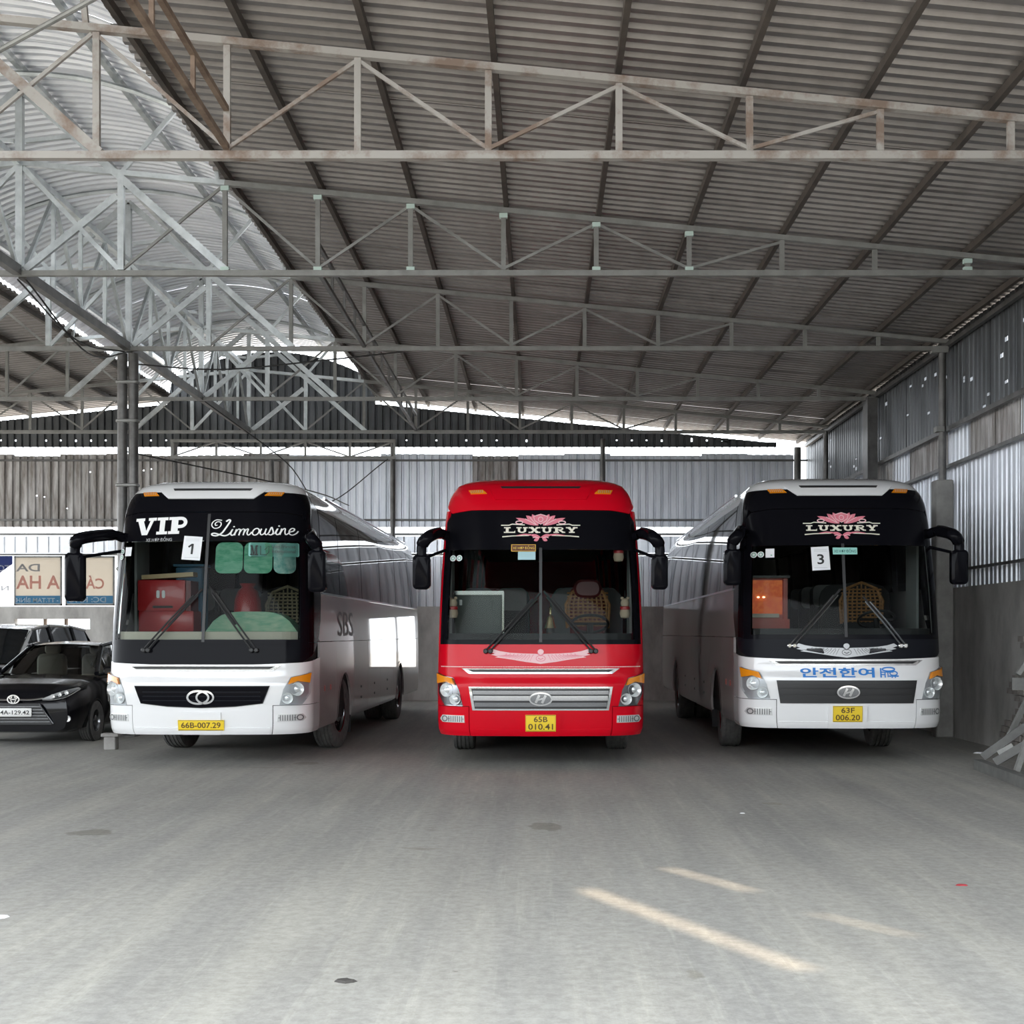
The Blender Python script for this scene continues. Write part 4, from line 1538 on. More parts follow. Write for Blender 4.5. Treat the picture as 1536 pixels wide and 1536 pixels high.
def coach(name, label, X, D, yaw, cfg):
    """full coach; local origin on the ground under the middle of its nose, y to the back"""
    red = cfg['kind'] == 'red'
    dz = cfg.get('dz', 0.0)
    root = thing(name, label, 'bus', (X, D, 0), yaw)
    body = bpy.data.objects.new('bodywork', None)
    body.empty_display_size = 0.1
    paint = M_RED if red else M_WHITE
    side = M_RED if red else M_SIDEGREY
    YS = 0.88
    us = US(YS)
    made = []

    def pn(nm, poly, m, off=0.0, th=0.02, par=None):
        o = panel(nm, poly, m, par or root, off, th)
        return o
    # ---------------- lower front
    vtop = 1.47 if red else 1.235
    sidev = vtop if red else 1.30
    pn('front_panel', fr([(-0.84, 0.39), (0.84, 0.39), (0.84, 0.742)]) + [(us, 0.742), (us, sidev)] + fr([(1.15, vtop + (0 if red else 0.012)), (0.6, vtop - (0 if red else 0.008)), (-0.6, vtop - (0 if red else 0.008)), (-1.15, vtop + (0 if red else 0.012))]) + [(-us, sidev), (-us, 0.742)] + fr([(-0.84, 0.742)]), paint)
    for s in (-1, 1):
        c = fr([(0.848, 0.39)]) + [(us, 0.39), (us, 0.735)] + fr([(0.848, 0.735)])
        pn('bumper_corner', c if s > 0 else mirx(c), paint)
    pn('bumper_step', rct(-0.82, 0.82, 0.40, 0.475), paint, 0.016, 0.02)
    pn('plate_recess', rct(-0.235, 0.235, 0.40, 0.66), paint, 0.022, 0.03)
    if red:
        decal('bead_trim', fit_u(join2d(*[poly2d(ellipse(x, 1.205, 0.007, 0.006, 6)) for x in [-1.18 + 0.02 * k for k in range(119)]])), M_DECALW, root, 0.006)
    else:
        # black belt under the windscreen and around the corners
        blk = [(1.15, vtop + 0.018), (0.6, vtop - 0.002), (-0.6, vtop - 0.002), (-1.15, vtop + 0.018)]
        pn('black_belt', fr(blk)[::-1] + [(US(0.5), 1.36), (US(0.72), 1.485)] + [(-US(0.72), 1.485), (-US(0.5), 1.36)], M_BLACK_MATTE if cfg['kind'] == 'three' else M_BLACK)
    # chrome strip below the belt
    cz = 1.155 if red else 1.185
    cs = pn('chrome_strip', fr([(-0.84, cz - 0.032), (0.84, cz - 0.032), (0.93, cz + 0.032), (-0.93, cz + 0.032)]), M_CHROME, 0.012, 0.02)
    pn('strip_insert', fr([(-0.80, cz - 0.012), (0.80, cz - 0.012), (0.86, cz + 0.018), (-0.86, cz + 0.018)]), M_DARKPL, 0.016, 0.01, cs)
    # grille
    if cfg['kind'] == 'vip':
        gp_ = [(-0.80, 0.965)] + [(0.80, 0.965), (0.72, 0.77)] + [(0.4, 0.735), (0.0, 0.72), (-0.4, 0.735)] + [(-0.72, 0.77)]
        pn('grille_surround', fr([(a * 1.015, 0.845 + (b - 0.845) * 1.08) for a, b in gp_][::-1]), M_DARKPL, 0.012, 0.02)
        gr = pn('grille', fr(gp_[::-1]), M_BLACK, 0.02, 0.02)
        for vv in (0.80, 0.85, 0.90):
            pn('grille_bar', rct(-0.70, 0.70, vv - 0.006, vv + 0.006), M_BLACK_MATTE, 0.026, 0.01, gr)
        oval_emblem(root, 0.0, 0.84)
    else:
        gp_ = [(-0.81, 0.95), (-0.77, 0.715), (0.77, 0.715), (0.81, 0.95)]
        pn('grille_surround', fr([(-0.845, 0.972), (-0.80, 0.695), (0.80, 0.695), (0.845, 0.972)]), M_CHROME if red else M_DARKPL, 0.012, 0.02)
        gr = pn('grille', fr(gp_), M_DARKPL, 0.02, 0.02)
        for vv, hh in ((0.905, 0.022), (0.84, 0.028), (0.765, 0.024)):
            k = 0.80 - (0.95 - vv) * 0.16
            pn('grille_bar', rct(-k, k, vv - hh, vv + hh), (M_CHROME_D if vv != 0.84 else M_CHROME) if red else M_DARKPL, 0.034, 0.02, gr)
        h_emblem(root, 0.0, 0.833, 0.13, 0.07)
    # headlights, fog lamps
    HL = [(-1.223, 1.134), (-1.03, 1.07), (-0.96, 0.93), (-0.915, 0.745), (-1.14, 0.750), (-1.212, 0.88)]
    for s in (-1, 1):
        q = HL[::-1] if s < 0 else [(-a, b) for a, b in HL]
        fx = lambda pts: fr(pts if s < 0 else mirx(pts))
        hl = pn('headlight', fr(q), M_LAMPIN if not red else M_CHROME_D, 0.006, 0.02)
        pn('headlight_lens', fr([(a * 1.0, b) for a, b in q]), M_LENS, 0.036, 0.03, hl)
        pn('indicator_lens', fx([(-1.214, 1.122), (-1.205, 1.0), (-1.10, 1.02), (-1.005, 0.985), (-1.035, 1.062)]), M_AMBER, 0.038, 0.03, hl)
        for (cx, cv, r) in ((-1.10, 0.93, 0.085), (-1.0, 0.825, 0.07)):
            cx = cx * -s
            p = PO(U(cx), cv, 0.012)
            n = PN(U(cx), cv)
            rt = Vector((0, -1, 0)).rotation_difference((n + Vector((0, -1.2, 0))).normalized()).to_matrix()
            MB().lathe([(r, -0.015), (r * 0.96, -0.022), (r * 0.85, -0.008), (r * 0.45, 0.012), (r * 0.40, -0.004), (r * 0.2, -0.012), (0.001, -0.014)], p, 'y', 22, rt).build('lamp_reflector', M_REFL, hl)
        fg = pn('fog_lamp', fx([(-1.19, 0.585), (-1.16, 0.548), (-0.895, 0.548), (-0.90, 0.632), (-1.16, 0.632)]), M_REFL, 0.012, 0.02)
        decal('fog_lamp_grid', fit_u(join2d(*[stroke2d([(cx * -s, 0.556), (cx * -s, 0.624)], 0.009) for cx in [-1.08 + 0.026 * k for k in range(7)]] + [stroke2d([(-s * -1.09, 0.59), (-s * -0.9, 0.59)], 0.008)])), M_GREYV, fg, 0.016)
        decal('fog_lamp_ring', fit_u(join2d(ring2d(-s * -1.13, 0.59, 0.03, 0.03, 0.012, 16))), M_GREYV, fg, 0.016)
    plate(root, cfg['plate'], *cfg['plate_box'])
    # ---------------- windscreen
    WB, WT, FB = 1.495, 3.075, cfg.get('band', 2.60)
    xg = 1.185
    ug = US(0.40)
    pil = M_RED if red else M_BLACK
    fram = M_BLACK
    up = U(1.205)
    pn('windscreen_band', [(-up, FB), (-0.02, FB), (up, FB)] + [(up, WT - 0.12), (U(1.15), WT - 0.03)] + fr([(0.9, WT), (-0.9, WT)]) + [(-U(1.15), WT - 0.03), (-up, WT - 0.12)], M_BLACK, 0.002, 0.02)
    ulo, uhi = U(1.125), up
    pn('windscreen_pane', [(-ulo, WB + 0.03), (-0.018, WB + 0.03), (-0.018, FB), (-ulo, FB)], M_GLASS, 0.0, 0.008)
    pn('windscreen_pane', [(0.018, WB + 0.03), (ulo, WB + 0.03), (ulo, FB), (0.018, FB)], M_GLASS, 0.0, 0.008)
    pn('windscreen_divider', [(-0.018, WB), (0.018, WB), (0.018, WT - 0.02 if cfg['kind'] == 'vip' else FB + 0.02), (-0.018, WT - 0.02 if cfg['kind'] == 'vip' else FB + 0.02)], M_DARKPL, 0.006, 0.02)
    pn('windscreen_sill', [(-uhi, WB - 0.025), (uhi, WB - 0.025), (uhi, WB + 0.03), (-uhi, WB + 0.03)], M_BLACK, 0.004, 0.03)
    for s in (-1, 1):
        c = [(ulo, WB + 0.03), (uhi, WB + 0.03), (uhi, FB), (ulo, FB)]
        pn('windscreen_edge', c if s > 0 else mirx(c), M_BLACK, 0.003, 0.03)
        # corner pillar up to the first side window
        if red:
            c = [(uhi + 0.004, 1.47), (us, 1.47), (us, 3.10), (uhi - 0.02, 3.09), (uhi + 0.004, WT - 0.13)]
        else:
            c = [(uhi + 0.004, 1.49), (US(0.73), 1.49), (US(0.93), 1.75), (US(0.99), 2.1), (US(0.99), 3.2), (US(0.7), 3.27), (uhi - 0.05, 3.09), (uhi + 0.004, WT - 0.13)]
        pn('corner_pillar', c if s > 0 else mirx(c), pil, 0.0, 0.03)
    # ---------------- upper front
    uu = US(0.99)
    vcap = 3.335
    topc = [(-US(0.7), 3.275), (-uhi + 0.045, 3.092)] + fr([(-1.15, WT - 0.02), (-0.9, WT + 0.008), (0.9, WT + 0.008), (1.15, WT - 0.02)]) + [(uhi - 0.045, 3.092), (US(0.7), 3.275), (US(0.7), vcap), (-US(0.7), vcap)]
    pn('upper_front_panel', topc, paint if red else M_BLACK, 0.0, 0.03)
    if not red:
        pn('roof_visor', fr([(-0.58, 3.245), (0.58, 3.245), (0.78, vcap + 0.03), (-0.78, vcap + 0.03)]), paint, 0.012, 0.02)
    else:
        pn('roof_visor', fr([(-0.60, 3.205), (0.60, 3.205), (0.72, vcap + 0.03), (-0.72, vcap + 0.03)]), paint, 0.015, 0.02)
    pn('visor_slot', fr([(-0.54, 3.345), (0.54, 3.345), (0.57, 3.368), (-0.57, 3.368)]), M_DARKPL, 0.020, 0.01)
    for s in (-1, 1):
        a = [(-1.0, 3.330), (-0.80, 3.330), (-0.73, 3.285), (-0.95, 3.285)]
        am = pn('marker_lamp', fr(a[::-1]) if s < 0 else fr([(-x, z) for x, z in a]), M_AMBER, 0.014, 0.02)
        decal('marker_lamp_ribs', fit_u(join2d(*[stroke2d([(-s * -(0.94 - 0.026 * k), 3.29), (-s * -(0.965 - 0.026 * k), 3.325)], 0.005) for k in range(7)])), M_LAMPIN, am, 0.017)
    # ---------------- roof
    rv = [(3.335, None)] + [(3.38, None), (3.42, None)]
    extra = [(3.465, 0.955, 0.67), (3.505, 0.86, 0.84), (3.53, 0.70, 1.15), (3.54, 0.40, 1.7)]
    uset = [g_ for g_ in UG] + [s * US(y) for s in (-1, 1) for y in (4.5, 6.5, 8.5, 10.5, BL)]
    uset = sorted(set(round(q, 5) for q in uset))
    uset = [q for q in uset if abs(q) <= US(BL) + 1e-6]
    verts, faces = [], []
    rings = []
    for (v, _) in rv:
        rings.append([P0(q, v) for q in uset])
    for (z, W, F) in extra:
        r_ = []
        for q in uset:
            x, y = outline(q)
            r_.append(Vector((x * W / W0, min(y + F * max(0.0, 1 - y / 3.0), BL), z)))
        rings.append(r_)
    n = len(uset)
    for r_ in rings:
        verts += r_
    for j in range(len(rings) - 1):
        for i in range(n - 1):
            faces.append((j * n + i, j * n + i + 1, (j + 1) * n + i + 1, (j + 1) * n + i))
    b0 = (len(rings) - 1) * n
    for i in range(n // 2):
        a, b = b0 + i, b0 + i + 1
        c, d = b0 + n - 2 - i, b0 + n - 1 - i
        if len({a, b, c, d}) == 4:
            faces.append((a, d, c, b) if True else None)
        elif len({a, b, c, d}) == 3:
            faces.append((a, d, b))
    mb = MB()
    mb.add(verts, faces, True)
    mb.build('roof', paint if red else paint, root, angle=60)
    for s in (-1, 1):
        MB().tube([(s * 0.98, y, 3.475) for y in (2.6, 4, 7, 10, 11.6)], 0.018, 6).build('roof_rail', M_CHROME if not red else M_RED, root)
    # ---------------- sides
    win = [(1.0, 2.42), (2.46, 4.42), (4.46, 6.42), (6.46, 8.42), (8.46, 10.42), (10.46, 11.9)]
    WV0, WV1 = 2.12, 3.20
    for s in (-1, 1):
        fl_ = (lambda q: q) if s > 0 else mirx
        for i, (a, b) in enumerate(win):
            if i == 0:
                q = [(US(1.0), WV0 - 0.02), (US(b), WV0), (US(b), WV1), (US(1.0), WV1 + 0.0)]
            else:
                q = [(US(a), WV0), (US(b), WV0), (US(b), WV1), (US(a), WV1)]
            pn('side_window', fl_(q), M_SIDEGLASS, 0.004, 0.03)
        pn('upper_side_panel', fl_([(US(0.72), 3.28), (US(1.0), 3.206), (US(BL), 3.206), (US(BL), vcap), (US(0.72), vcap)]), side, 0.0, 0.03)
        # lower side panels
        lo = 1.49
        x0 = 0.885
        front_edge = [(US(x0), lo), (US(x0 + 0.06), 1.75), (US(1.0), 2.11)] if not red else [(US(x0), lo), (US(x0), 2.11)]
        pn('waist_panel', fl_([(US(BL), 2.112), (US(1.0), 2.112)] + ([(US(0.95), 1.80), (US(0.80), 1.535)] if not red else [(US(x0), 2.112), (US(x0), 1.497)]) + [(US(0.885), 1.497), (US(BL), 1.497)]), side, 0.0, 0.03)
        pn('belt_moulding', fl_([(US(1.0), 2.098), (US(BL), 2.098), (US(BL), 2.125), (US(1.0), 2.125)]), M_CHROME, 0.012, 0.014)
        doors = [(x0, 2.05), (2.06, 3.55), (3.56, 4.9), (4.91, 6.3), (6.31, 7.95), (7.96, 9.75), (9.76, BL)]
        for (a, b) in doors:
            q = [(US(a), 0.40)]
            arch = None
            for yc in (2.75, 8.9):
                if a < yc < b:
                    arch = yc
                    r = 0.60
                    q += [(US(yc - r * math.cos(t)), 0.42 + r * math.sin(t) * 1.07) for t in [PI * k / 14 for k in range(15)]]
            q += [(US(b), 0.40), (US(b), lo - 0.0)]
            q += [(US(a), lo)]
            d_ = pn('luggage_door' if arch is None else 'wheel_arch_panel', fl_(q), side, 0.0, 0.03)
            if arch is not None:
                ar = stroke2d([(US(arch - 0.61 * math.cos(t)), 0.42 + 0.62 * math.sin(t) * 1.05) for t in [PI * k / 20 for k in range(21)]], 0.035)
                decal('arch_trim', ar if s > 0 else ([(-p, z) for p, z in ar[0]], ar[1]), M_WHITE if not red else M_RED, d_, 0.012)
            elif b - a < 1.7 and a > 1:
                for zz in (0.62, 0.78):
                    q2 = [(US((a + b) / 2 - 0.04), zz), (US((a + b) / 2 + 0.04), zz), (US((a + b) / 2 + 0.04), zz + 0.035), (US((a + b) / 2 - 0.04), zz + 0.035)]
                    pn('latch', fl_(q2), M_DARKPL, 0.008, 0.01, d_)
            for yy in ((1.2, 1.62) if a == x0 else ()):
                q2 = [(US(yy), 0.86), (US(yy + 0.06), 0.86), (US(yy + 0.06), 0.93), (US(yy), 0.93)]
                pn('side_marker', fl_(q2), MATS.get('side_marker') or mat('side_marker', (0.3, 0.03, 0.02), 0.3), 0.008, 0.01, d_)
    rear = MB()
    lv = [0.4, 0.8, 1.5, 2.1, 2.8, 3.2, 3.34, 3.42]
    vs = []
    for v in lv:
        z, W, F = tab(v)
        vs += [(-W, BL, z), (W, BL, z)]
    for (z, W, F) in extra:
        vs += [(-W, BL, z), (W, BL, z)]
    rear.add(vs, [(2 * i, 2 * i + 1, 2 * i + 3, 2 * i + 2) for i in range(len(vs) // 2 - 1)])
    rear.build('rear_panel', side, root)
    # ---------------- inside shell
    lin = MB()
    us2 = [q for q in uset]
    for (vl, o_) in (([0.42, 0.8, 1.2, 1.48], -0.045),):
        rr_ = [[PO(q, v, o_) for q in us2] for v in vl]
        vs = [p for r_ in rr_ for p in r_]
        m_ = len(us2)
        lin.add(vs, [(j * m_ + i, j * m_ + i + 1, (j + 1) * m_ + i + 1, (j + 1) * m_ + i) for j in range(len(vl) - 1) for i in range(m_ - 1)], True)
    lin.build('inner_lining', M_UNDER, root)
    MB().box((0, 6.2, 1.0), (2.34, 11.3, 0.06)).build('floor_deck', M_INTER, root)
    MB().box((0, 6.4, 3.12), (2.18, 11.0, 0.04)).build('headliner', M_INTER, root)
    MB().box((0, 6.2, 0.55), (2.0, 10.9, 0.3)).build('chassis', M_UNDER, root)
    MB().box((0, 0.75, 0.42), (1.5, 0.8, 0.1)).build('front_crossmember', M_UNDER, root)
    for ya in (2.75, 8.9):
        MB().tube([(-1.0, ya, 0.5), (1.0, ya, 0.5)], 0.07, 10).build('axle', M_UNDER, root)
    st = cfg.get('steer', 0.0)
    for s in (-1, 1):
        wheel(root, s * 1.05, 2.75, st, s)
        for q in (0, 1):
            wheel(root, s * (1.08 - 0.33 * q), 8.9, 0.0, s)
        MB().box((s * 1.05, 3.40, 0.38), (0.34, 0.02, 0.42)).build('mud_flap', M_RUBBER, root)
    # dashboard that follows the glass
    pts = []
    for k in range(-10, 11):
        u = ulo * 1.02 * k / 10
        p = PO(u, 1.5, -0.07)
        pts.append((p.x, p.y))
    pts += [(1.08, 0.95), (0.05, 0.95), (0.05, cfg.get('dash_y', 0.96)), (-1.08, cfg.get('dash_y', 0.96))]
    MB().prism(pts, 1.0, cfg.get('dash_z', 1.60)).build('dashboard', M_CREAM if cfg['kind'] == 'vip' else M_DASH, root)
    sw = MB()
    rt = Matrix.Rotation(math.radians(-28), 3, 'X')
    sw.tube([rt @ Vector((0.23 * math.cos(t), 0.23 * math.sin(t), 0)) for t in [2 * PI * k / 24 for k in range(25)]], 0.018, 8)
    sw.tube([rt @ Vector((-0.22, 0, 0)), rt @ Vector((0.22, 0, 0))], 0.02, 6)
    sw.tube([rt @ Vector((0, 0, 0)), rt @ Vector((0, 0, -0.35))], 0.04, 8)
    sw.build('steering_wheel', M_DARKPL, root, (0.62, 1.10, 1.72))
    # seats
    def seat(x, y, m, cov, nm='passenger_seat', zb=1.03):
        mb = MB()
        mb.rbox((0, 0, 0.42), (0.46, 0.46, 0.14), 0.06, axis='x')
        mb.rbox((0, 0.26, 0.80), (0.46, 0.13, 0.80), 0.10, axis='y')
        mb.box((0, 0.02, 0.18), (0.36, 0.34, 0.36))
        o = mb.build(nm, m, root, (x, y, zb))
        if cov:
            MB().rbox((0, 0.185, 1.05), (0.40, 0.02, 0.32), 0.08, axis='y').build('headrest_cover', cov, o)
        return o
    for y in (2.9, 3.8, 4.7):
        for x in (-0.88, -0.40, 0.40, 0.88):
            seat(x, y, M_SEAT, M_SEATCOV)
    ds = seat(0.62, 1.75, M_BURG if red else M_SEAT, None, 'driver_seat')
    wk = MB()
    mw = M_WICKER if cfg['kind'] != 'vip' else M_WICKER2
    for i in range(9):
        x = -0.24 + 0.06 * i
        wk.tube([(x, 0.165, 0.66), (x * 1.05, 0.15, 0.95), (x * 0.9, 0.16, 1.18 - abs(x) * 0.5)], 0.012, 5)
    for j in range(10):
        z = 0.68 + 0.047 * j
        wk.tube([(-0.27, 0.17, z), (0, 0.145, z), (0.27, 0.17, z)], 0.012, 5)
    wk.tube([(-0.27, 0.17, 0.64), (-0.29, 0.16, 0.95), (-0.2, 0.16, 1.12), (0, 0.16, 1.2), (0.2, 0.16, 1.12), (0.29, 0.16, 0.95), (0.27, 0.17, 0.64)], 0.02, 6)
    wk.build('woven_back_cushion', mw, ds)
    if red:
        MB().rbox((0, 0.17, 1.16), (0.36, 0.12, 0.24), 0.1, axis='y').build('headrest', M_BURG, ds)
    MB().rbox((0.62, 2.32, 1.62), (0.98, 0.05, 1.2), 0.2, axis='y').build('driver_partition', mat('grey_partition', (0.10, 0.105, 0.11), 0.6) if red else M_INTER, root)
    for s in (-1, 1):
        MB().tube([PO(s * US(0.42), v, -0.06) for v in (1.55, 2.0, 2.5, 2.9)], 0.02, 6).build('grab_rail', M_CHROME if s < 0 else M_INTERL, root)
        MB().box((s * 1.125, 1.25, 2.25), (0.03, 0.5, 1.3)).build('window_post', M_INTERL, root)
    # ---------------- wipers
    for (xa, va, xb, vb) in cfg['wipers']:
        wp = MB()
        for dx in (-0.028, 0.028):
            pts = []
            for k in range(5):
                t = k / 4
                pts.append(PO(U(xa + dx + (xb - xa) * t), va + (vb - va) * t, 0.035 + 0.02 * math.sin(PI * t)))
            wp.tube(pts, 0.011, 6)
        o = wp.build('wiper', M_DARKPL if cfg['kind'] != 'three' else M_CHROME_D, root)
        bl_ = MB()
        bl_.tube([PO(U(xa + (xb - xa) * t), va + (vb - va) * t, 0.022) for t in (0.45, 0.7, 1.0, 1.12)], 0.014, 6)
        bl_.build('wiper_blade', M_RUBBER, o)
        pv = MB()
        for dx in (-0.028, 0.028):
            p = PO(U(xa + dx), va, 0.01)
            pv.lathe([(0.03, 0.0), (0.03, -0.035), (0.02, -0.045), (0.001, -0.045)], p, 'y', 12)
        pv.build('wiper_pivot', M_CHROME if cfg['kind'] == 'three' else M_DARKPL, o)
    # ---------------- mirrors
    for s, mr in zip((-1, 1), cfg['mirrors']):
        (xc, zc, hw, hh, yc) = mr
        a = PO(s * US(0.30), 2.78, -0.02)
        b = PO(s * US(0.30), 2.62, -0.02)
        xo = s * xc
        arm = MB()
        arm.tube(catmull([a, a + Vector((s * 0.10, -0.16, 0.03)), (xo - s * 0.07, yc - 0.02, a.z - 0.05), (xo - s * 0.0, yc, a.z - 0.15), (xo, yc, zc + hh * 0.7)], 6), [0.06] * 6 + [0.075] * 12 + [0.06] * 7, 10)
        arm.tube([b, (xo - s * 0.02, yc + 0.02, zc + hh * 0.8)], 0.02, 8)
        o = arm.build('mirror_arm', M_BLACK, root)
        MB().rbox((xo, yc, zc), (2 * hw, 0.15, 2 * hh), hw * 0.55, axis='y', n=5).build('mirror_housing', M_BLACK, o)
        MB().rbox((xo, yc + 0.078, zc), (2 * hw * 0.86, 0.008, 2 * hh * 0.9), hw * 0.5, axis='y', n=5).build('mirror_glass', M_CHROME, o)
    if dz:
        for o in root.children:
            if not o.name.startswith(('wheel', 'axle')) or o.name.startswith('wheel_arch'):
                o.location.z += dz
    return root


def at_bus(root, x, y, z):
    return root.matrix_basis @ Vector((x, y, z))


MIR_STD = ((1.40, 2.32, 0.105, 0.205, 0.05), (1.40, 2.32, 0.095, 0.205, 0.05))
coach_red = coach('coach', 'glossy red coach with LUXURY crest over the windscreen', 0.0, 15.27, 0.0, dict(
    kind='red', plate=('65B', '010.41'), plate_box=(0.455, 0.645, 0.178), steer=0.0,
    wipers=((-0.62, 1.39, -0.07, 2.0), (0.62, 1.39, 0.10, 2.02)), mirrors=MIR_STD))
coach_vip = coach('coach', 'white and black coach with VIP and Limousine lettering', -4.04, 15.5, -0.018, dict(
    kind='vip', plate=('66B-007.29',), plate_box=(0.45, 0.57, 0.275, 0.0), steer=-0.10, band=2.72, dash_z=1.62, dash_y=1.35,
    wipers=((-0.68, 1.40, -0.10, 2.05), (0.62, 1.40, 0.12, 2.08)),
    mirrors=((1.50, 2.27, 0.115, 0.29, -0.05), (1.38, 2.34, 0.105, 0.25, 0.02))))
coach_three = coach('coach', 'white coach with blue Korean lettering and a number 3 card', 3.70, 15.7, -0.012, dict(
    kind='three', plate=('63F', '006.20'), plate_box=(0.475, 0.665, 0.178), steer=-0.06, dz=0.06, band=2.62, dash_y=1.2,
    wipers=((-0.66, 1.39, -0.12, 2.0), (0.68, 1.39, 0.27, 1.92)), mirrors=((1.38, 2.34, 0.10, 0.22, 0.05), (1.36, 2.34, 0.10, 0.21, 0.05))))


def lift(o, root):
    if root is coach_three:
        o.location.z += 0.06
    return o


# ---------------- lettering and stickers
def D_(root, nm, art, m, off=0.005, par=None):
    o = decal(nm, fit_u(art), m, par or root, off)
    return lift(o, root) if par is None else o


luxury_decal(coach_red, 0.0, 2.835)
n0 = set(coach_three.children)
luxury_decal(coach_three, 0.0, 2.835)
for o in set(coach_three.children) - n0:
    lift(o, coach_three)
li, dk = wing_art(0.0, 1.325, 0.60, 0.17)
D_(coach_red, 'wing_emblem', li, M_PINKL)
D_(coach_red, 'wing_emblem_detail', dk, M_PINK, 0.007)
li, dk = wing_art(0.0, 1.33, 0.62, 0.17)
D_(coach_three, 'wing_emblem', li, M_SILVERV)
D_(coach_three, 'wing_emblem_detail', dk, M_GREYV, 0.007)

# VIP coach
vv, ff = slab_word('VIP', -0.97, -0.27, 2.79, 3.00, gap=-0.04, rise=0.03, t=0.27, s=0.17, widths=[1.15, 0.75, 1.0])
D_(coach_vip, 'vip_lettering', (vv, ff), M_DECALW)
D_(coach_vip, 'limousine_lettering', fit2d(script_limousine(), 0.04, 1.12, 2.79, 2.99, 0.02), M_DECALW)
D_(coach_vip, 'contract_lettering', fit2d(text2d('XE H\u1ee2P \u0110\u1ed2NG', 0.0), -0.80, -0.46, 2.705, 2.775, 0.02), M_SILVERV)
D_(coach_vip, 'mounting_line', stroke2d([(-1.0, 2.715), (-0.05, 2.72)], 0.006), M_SILVERV, 0.0045)


def card(root, txt, x0, x1, z0, z1, tilt, nm):
    c = D_(root, nm, box_art(x0, x1, z0, z1, tilt), M_PAPER, 0.008)
    cx = (x0 + x1) / 2
    h = z1 - z0
    if txt == '1':
        za_, zb_ = z0 + h * 0.24, z0 + h * 0.68
        art = join2d(stroke2d([(cx, za_), (cx - (zb_ - za_) * tilt, zb_)], 0.026), stroke2d([(cx + 0.004, zb_ - 0.005), (cx - 0.045, zb_ - 0.04)], 0.022))
    else:
        art = fit2d(text2d(txt, 0.015), cx - 0.043, cx + 0.043, z0 + h * 0.25, z0 + h * 0.68, tilt)
    D_(root, 'card_digit', art, M_INK, 0.011, c)
    D_(root, 'card_border', join2d(stroke2d([(x0 + 0.03, z1 - 0.035), (x1 - 0.03, z1 - 0.035)], 0.004), stroke2d([(x0 + 0.03, z1 - 0.055), (x1 - 0.03, z1 - 0.055)], 0.004), stroke2d([(x0 + 0.03, z0 + 0.03), (x1 - 0.03, z0 + 0.03)], 0.004)), M_SILVERV, 0.011, c)


card(coach_vip, '1', -0.31, -0.075, 2.485, 2.775, -0.06, 'number_card')
card(coach_three, '3', -0.40, -0.175, 2.31, 2.60, 0.05, 'number_card')
M_VISOR = mat('green_sun_film', (0.05, 0.30, 0.17), 0.5, 0.2, col2=(0.20, 0.46, 0.32), vscale=9, stretch=(1, 1, 2.5))
M_VISORB = mat('silvery_green_film', (0.16, 0.40, 0.36), 0.4, 0.4, col2=(0.45, 0.62, 0.56), vscale=14)
for (a, b, m) in ((0.10, 0.445, M_VISOR), (0.46, 0.815, M_VISOR), (0.83, 1.10, M_VISORB)):
    vs_ = D_(coach_vip, 'sun_visor_film', poly2d(rrect(a, b, 2.33, 2.71, 0.08)), m, -0.03)
sg = D_(coach_vip, 'tour_sticker', poly2d(rrect(0.52, 1.12, 2.53, 2.70, 0.02)), M_TEAL, 0.004)
D_(coach_vip, 'tour_lettering', slab_word('M', 0.54, 0.64, 2.545, 2.665), M_INK, 0.007, sg)
D_(coach_vip, 'tour_lettering', stroke2d([(0.67, 2.66), (0.67, 2.55), (0.74, 2.55), (0.77, 2.58), (0.77, 2.66), (0.72, 2.61)], 0.01), M_INK, 0.007, sg)
D_(coach_vip, 'tour_lettering', fit2d(text2d('Leon Francise'), 0.81, 1.08, 2.635, 2.675), M_GREYV, 0.007, sg)
D_(coach_vip, 'tour_lettering', fit2d(text2d('International'), 0.81, 1.08, 2.575, 2.615), M_GREYV, 0.007, sg)
M_GREENST = mat('green_round_sticker', (0.20, 0.42, 0.30), 0.5)


def round_sticker(root, x, z, r):
    c = D_(root, 'round_sticker', poly2d(ellipse(x, z, r, r, 18)), M_PAPER, 0.008)
    D_(root, 'sticker_ring', ring2d(x, z, r * 0.55, r * 0.55, r * 0.3, 14), M_GREENST, 0.010, c)


for x in (-1.085, -1.005):
    round_sticker(coach_red, x, 2.50, 0.037)
D_(coach_red, 'contract_sticker', box_art(-0.365, -0.06, 2.575, 2.66), mat('gold_sticker', (0.70, 0.42, 0.05), 0.5), 0.006)
D_(coach_red, 'contract_sticker_field', box_art(-0.355, -0.07, 2.583, 2.652), mat('maroon_sticker', (0.10, 0.02, 0.01), 0.5), 0.0075)
D_(coach_red, 'contract_lettering', fit2d(text2d('XE H\u1ee2P \u0110\u1ed2NG', 0.0), -0.345, -0.08, 2.592, 2.648), mat('yellow_print', (0.85, 0.6, 0.08), 0.5), 0.009)
D_(coach_red, 'permit_sticker', box_art(-0.28, -0.065, 2.475, 2.572), mat('pale_blue_paper', (0.38, 0.58, 0.62), 0.6), 0.006)
for x in (-1.10, -1.02):
    round_sticker(coach_three, x, 2.51, 0.038)
D_(coach_three, 'permit_sticker', box_art(-0.965, -0.86, 2.47, 2.58), M_PAPER, 0.008)
D_(coach_three, 'permit_print', box_art(-0.905, -0.885, 2.49, 2.505), M_GREENST, 0.01)
D_(coach_three, 'contract_sticker', box_art(-0.13, 0.18, 2.505, 2.59), mat('mint_sticker', (0.30, 0.62, 0.55), 0.5), 0.006)
